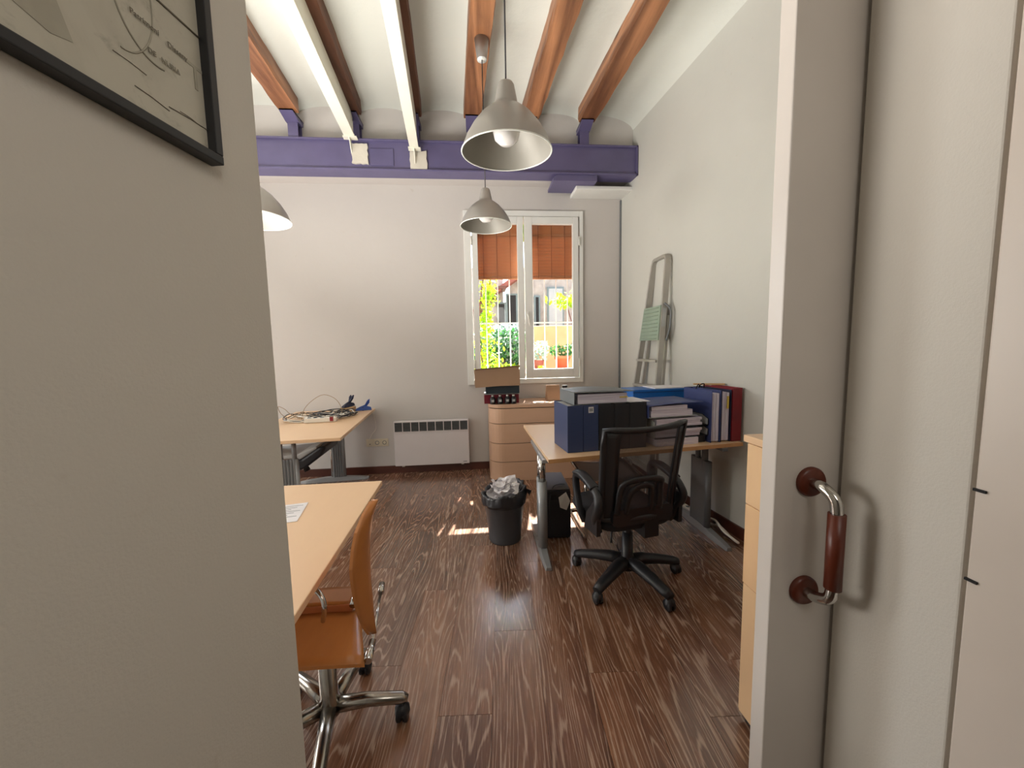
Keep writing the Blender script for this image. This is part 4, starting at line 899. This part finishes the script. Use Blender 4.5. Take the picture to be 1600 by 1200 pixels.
# back panel: near/far vertical contours
near = [(.505, 1.205), (.56, 1.17), (.62, 1.145), (.68, 1.128), (.74, 1.118), (.79, 1.112), (.84, 1.125), (.885, 1.15), (.915, 1.20), (.935, 1.27)]
far = [(.505, 1.215), (.56, 1.25), (.62, 1.275), (.68, 1.285), (.74, 1.295), (.79, 1.305), (.84, 1.32), (.885, 1.33), (.915, 1.325), (.935, 1.29)]
def bkf(u, v):
    q = v*9; i = min(int(q), 8); f_ = q-i
    z = near[i][0]+(near[i+1][0]-near[i][0])*f_; a_ = near[i][1]+(near[i+1][1]-near[i][1])*f_; b_ = far[i][1]+(far[i+1][1]-far[i][1])*f_
    y = a_+(b_-a_)*u; x = -.385+.028*math.sin(PI*v)*-.6+.02*math.sin(PI*u)+.01*v
    return (x, y, z)
MB().grid(bkf, 10, 27, thick=(.009, 0, 0)).build('backrest', 'ply', wc)

# ------------------------------------------------------------ office chair behind the far left desk
oc = thing('office_chair', 'black office chair with grey seat, pushed under far left desk', 'chair', (-1.80, 3.62, 0), .05)
for k in range(5):
    a_ = 2*PI*k/5-.15; dx, dy = math.cos(a_), math.sin(a_)
    lg = MB().tube([(0, 0, .10), (dx*.18, dy*.18, .10), (dx*.31, dy*.31, .075)], [.036, .032, .026], 10, flat=.8).build('leg', 'black', oc); caster((dx*.30, dy*.30), lg)
MB().lathe([(0, .06), (.04, .06), (.035, .2), (.025, .22), (.025, .41), (0, .41)], n=18).build('gas_column', 'black', oc)
MB().prism([(-.20, .43), (-.12, .38), (.12, .38), (.22, .41), (.37, .52), (.41, .60), (.36, .605), (.20, .50), (-.20, .48)], -.22, .22, 'y').build('seat_shell', 'black', oc, bevel=.02, fixn=True)
MB().prism([(-.20, .485), (.19, .497), (.34, .588), (.33, .61), (.17, .545), (-.20, .525)], -.215, .215, 'y').build('seat_cushion', 'wbox', oc, bevel=.015, fixn=True)
MB().tube([(.17, -.10, .42), (.20, -.10, .36)], .026, 12).build('tilt_knob', 'black', oc)
MB().prism([(-.24, .50), (-.21, .50), (-.28, .98), (-.31, .98)], -.2, .2, 'y').build('backrest', 'blackf', oc, bevel=.02, fixn=True)
MB().prism([(-.26, .42), (-.05, .39), (-.05, .42), (-.22, .45), (-.24, .60), (-.27, .60)], -.03, .03, 'y').build('back_bracket', 'black', oc, fixn=True)

# ------------------------------------------------------------ cables and clamps on the far left desk
ZB = .7845
def loopcable(cx, cy, rx, ry, seed, turns=2.2, tail=None, hz=.03):
    rr = random.Random(seed); pts = []; n_ = int(turns*9); ph_ = rr.uniform(0, 6); tilt = rr.uniform(-.4, .4)
    for i in range(n_):
        a_ = ph_+2*PI*turns*i/n_; k_ = 1+rr.uniform(-.13, .13)
        x, y = rx*k_*math.cos(a_), ry*k_*math.sin(a_)
        pts.append((cx+x*math.cos(tilt)-y*math.sin(tilt), cy+x*math.sin(tilt)+y*math.cos(tilt), ZB+.006+rr.uniform(0, hz)))
    return smooth_path(pts, 4)
def clampx(pts):      # keep every cable over the table top
    out = []
    for p in pts:
        xmax = -1.10-.091*(p[1]-2.955); out.append((min(p[0], xmax), min(max(p[1], 3.0), 4.42), p[2]))
    return out
specs = [(-1.66, 3.80, .22, .14, 1, 'wplas', .005), (-1.52, 3.78, .17, .11, 2, 'wplas', .006), (-1.45, 3.90, .13, .13, 3, 'wplas', .005), (-1.72, 3.80, .19, .13, 4, 'cableb', .004),
         (-1.48, 3.95, .16, .14, 5, 'cableb', .005), (-1.40, 3.85, .11, .12, 6, 'cableb', .0045), (-1.55, 4.0, .20, .14, 7, 'cableb', .004), (-1.42, 4.02, .12, .12, 8, 'wplas', .005), (-1.38, 3.98, .10, .12, 9, 'cableb', .005), (-1.60, 3.86, .2, .1, 10, 'wplas', .006)]
for x, y, rx, ry, sd, mt, r_ in specs:
    wl = mt == 'wplas'
    tag(MB().tube(clampx(loopcable(x, y, rx, ry, sd, 2.3, hz=.05 if not wl else .035)), r_, 6).build('coiled_cable', mt), 'white coiled cable in the tangle on the far left desk' if wl else 'black coiled cable in the tangle on the far left desk', 'cable', 'white cables in the tangle' if wl else 'black cables in the tangle')
tag(MB().tube(smooth_path([(-1.74, 3.80, ZB+.006), (-1.74, 3.88, ZB+.10), (-1.67, 3.92, ZB+.18), (-1.58, 3.95, ZB+.225), (-1.48, 3.95, ZB+.19), (-1.42, 3.94, ZB+.12), (-1.40, 3.93, ZB+.03)], 6), .0028, 5).build('springy_wire', 'tan'), 'thin tan wire arching high above the cable tangle', 'wire')
tag(MB().tube(smooth_path([(-1.60, 3.7, ZB+.01), (-1.78, 3.72, ZB+.06), (-1.86, 3.74, ZB+.12), (-1.94, 3.78, ZB+.14), (-1.92, 3.80, ZB+.06), (-1.84, 3.80, ZB+.02), (-1.75, 3.75, ZB+.07), (-1.68, 3.72, ZB+.09), (-1.63, 3.7, ZB+.04), (-1.68, 3.68, ZB+.01), (-1.82, 3.69, ZB+.02)], 6), .0028, 5).build('looped_wire', 'tan'), 'thin tan wire looping at the left of cable tangle', 'wire')
ps = thing('power_strip', 'white power strip with a red switch among the cables', 'power strip', (-1.50, 3.655, ZB), .12)
MB().box(-.14, .14, -.028, .028, 0, .042).build('housing', 'wplas', ps, bevel=.006)
for k in range(3): MB().lathe([(.018, .042), (.018, .044), (.015, .044), (.015, .043), (0, .043)], (-.10+k*.055, 0, 0), 16).build('outlet', 'greyc', ps)
MB().box(.085, .115, -.031, -.010, .008, .046).build('switch', 'red', ps, label='red rocker switch')
def clamp(loc, rz, label, mat):
    t = thing('spring_clamp', label, 'clamp', loc, rz, 'blue clamps on the far left desk')
    for s_ in (-1, 1):
        MB().prism([(-.08, .014), (-.03, .040), (.02, .060), (.05, .11), (.075, .125), (.07, .085), (.04, .045), (.085, .03), (.09, .0), (-.08, .0)], s_*.012-.007, s_*.012+.007, 'y', m=Matrix.Rotation(s_*.25, 4, 'X')).build('jaw', mat, t, fixn=True)
    MB().lathe([(0, -.02), (.012, -.02), (.012, .02), (0, .02)], (0, 0, .02), 12, m=Matrix.Rotation(0, 4, 'X')).build('spring', 'cableb', t)
clamp((-1.30, 4.28, ZB), .3, 'bright blue plastic clamp at desk corner by the wall', 'bluep')
clamp((-1.43, 4.20, ZB+.055), 1.2, 'dark navy clamp standing on a block behind the cables', 'navy')
tag(MB().box(-1.50, -1.37, 4.13, 4.27, ZB, ZB+.055).build('wood_block', 'wood_t', bevel=.004), 'small pale wooden block under the navy clamp', 'block')

# ------------------------------------------------------------ tall cabinet beside the door
cb = thing('wood_cabinet', 'maple drawer cabinet just inside the doorway on the right', 'cabinet', (.958, .83, 0))
MB().box(0.006, .70, .0, .427, .03, 1.085).build('body', 'maplez', cb)
MB().box(-.012, .71, -.005, .435, 1.088, 1.113).build('top', 'maple', cb, bevel=.002)
MB().box(0, .006, .0, .428, .86, 1.082).build('drawer', 'maplez', cb, bevel=.001); MB().box(0, .006, .0, .428, .555, .856).build('drawer', 'maplez', cb, bevel=.001)
MB().box(.008, .70, .427, .431, .03, 1.085).build('edge_strip', 'orange', cb)
MB().box(.003, .006, .0, .428, .04, .55).build('drawer', 'maplez', cb, bevel=.001)
MB().box(.02, .69, .01, .41, 0, .03).build('plinth', 'dark', cb)

# ------------------------------------------------------------ power strip and cables by the right leg
p2 = thing('power_strip', 'white power strip on floor along the right wall', 'power strip', (1.775, 3.0, 0), .09)
MB().box(-.025, .025, -.15, .15, 0, .038).build('housing', 'wplas', p2, bevel=.006)
for k in range(4): MB().lathe([(.016, .038), (.016, .040), (0, .039)], (0, -.10+k*.065, 0), 14).build('outlet', 'greyc', p2)
tag(MB().tube(smooth_path([(1.765, 2.92, .045), (1.79, 2.80, .05), (1.80, 2.70, .07), (1.765, 2.60, .09), (1.755, 2.52, .07), (1.775, 2.44, .05), (1.80, 2.42, .03), (1.81, 2.50, .02), (1.79, 2.62, .06), (1.80, 2.72, .02), (1.81, 2.85, .012)], 6), .009, 8).build('white_cable', 'wplas'), 'thick white cable looped round the right desk foot', 'cable')
tag(MB().tube(smooth_path([(1.76, 3.14, .01), (1.73, 3.25, .006), (1.76, 3.32, .006), (1.80, 3.2, .006), (1.81, 3.05, .006)], 6), .0045, 8).build('grey_cable', 'greyc'), 'thin grey cable behind the floor power strip', 'cable')
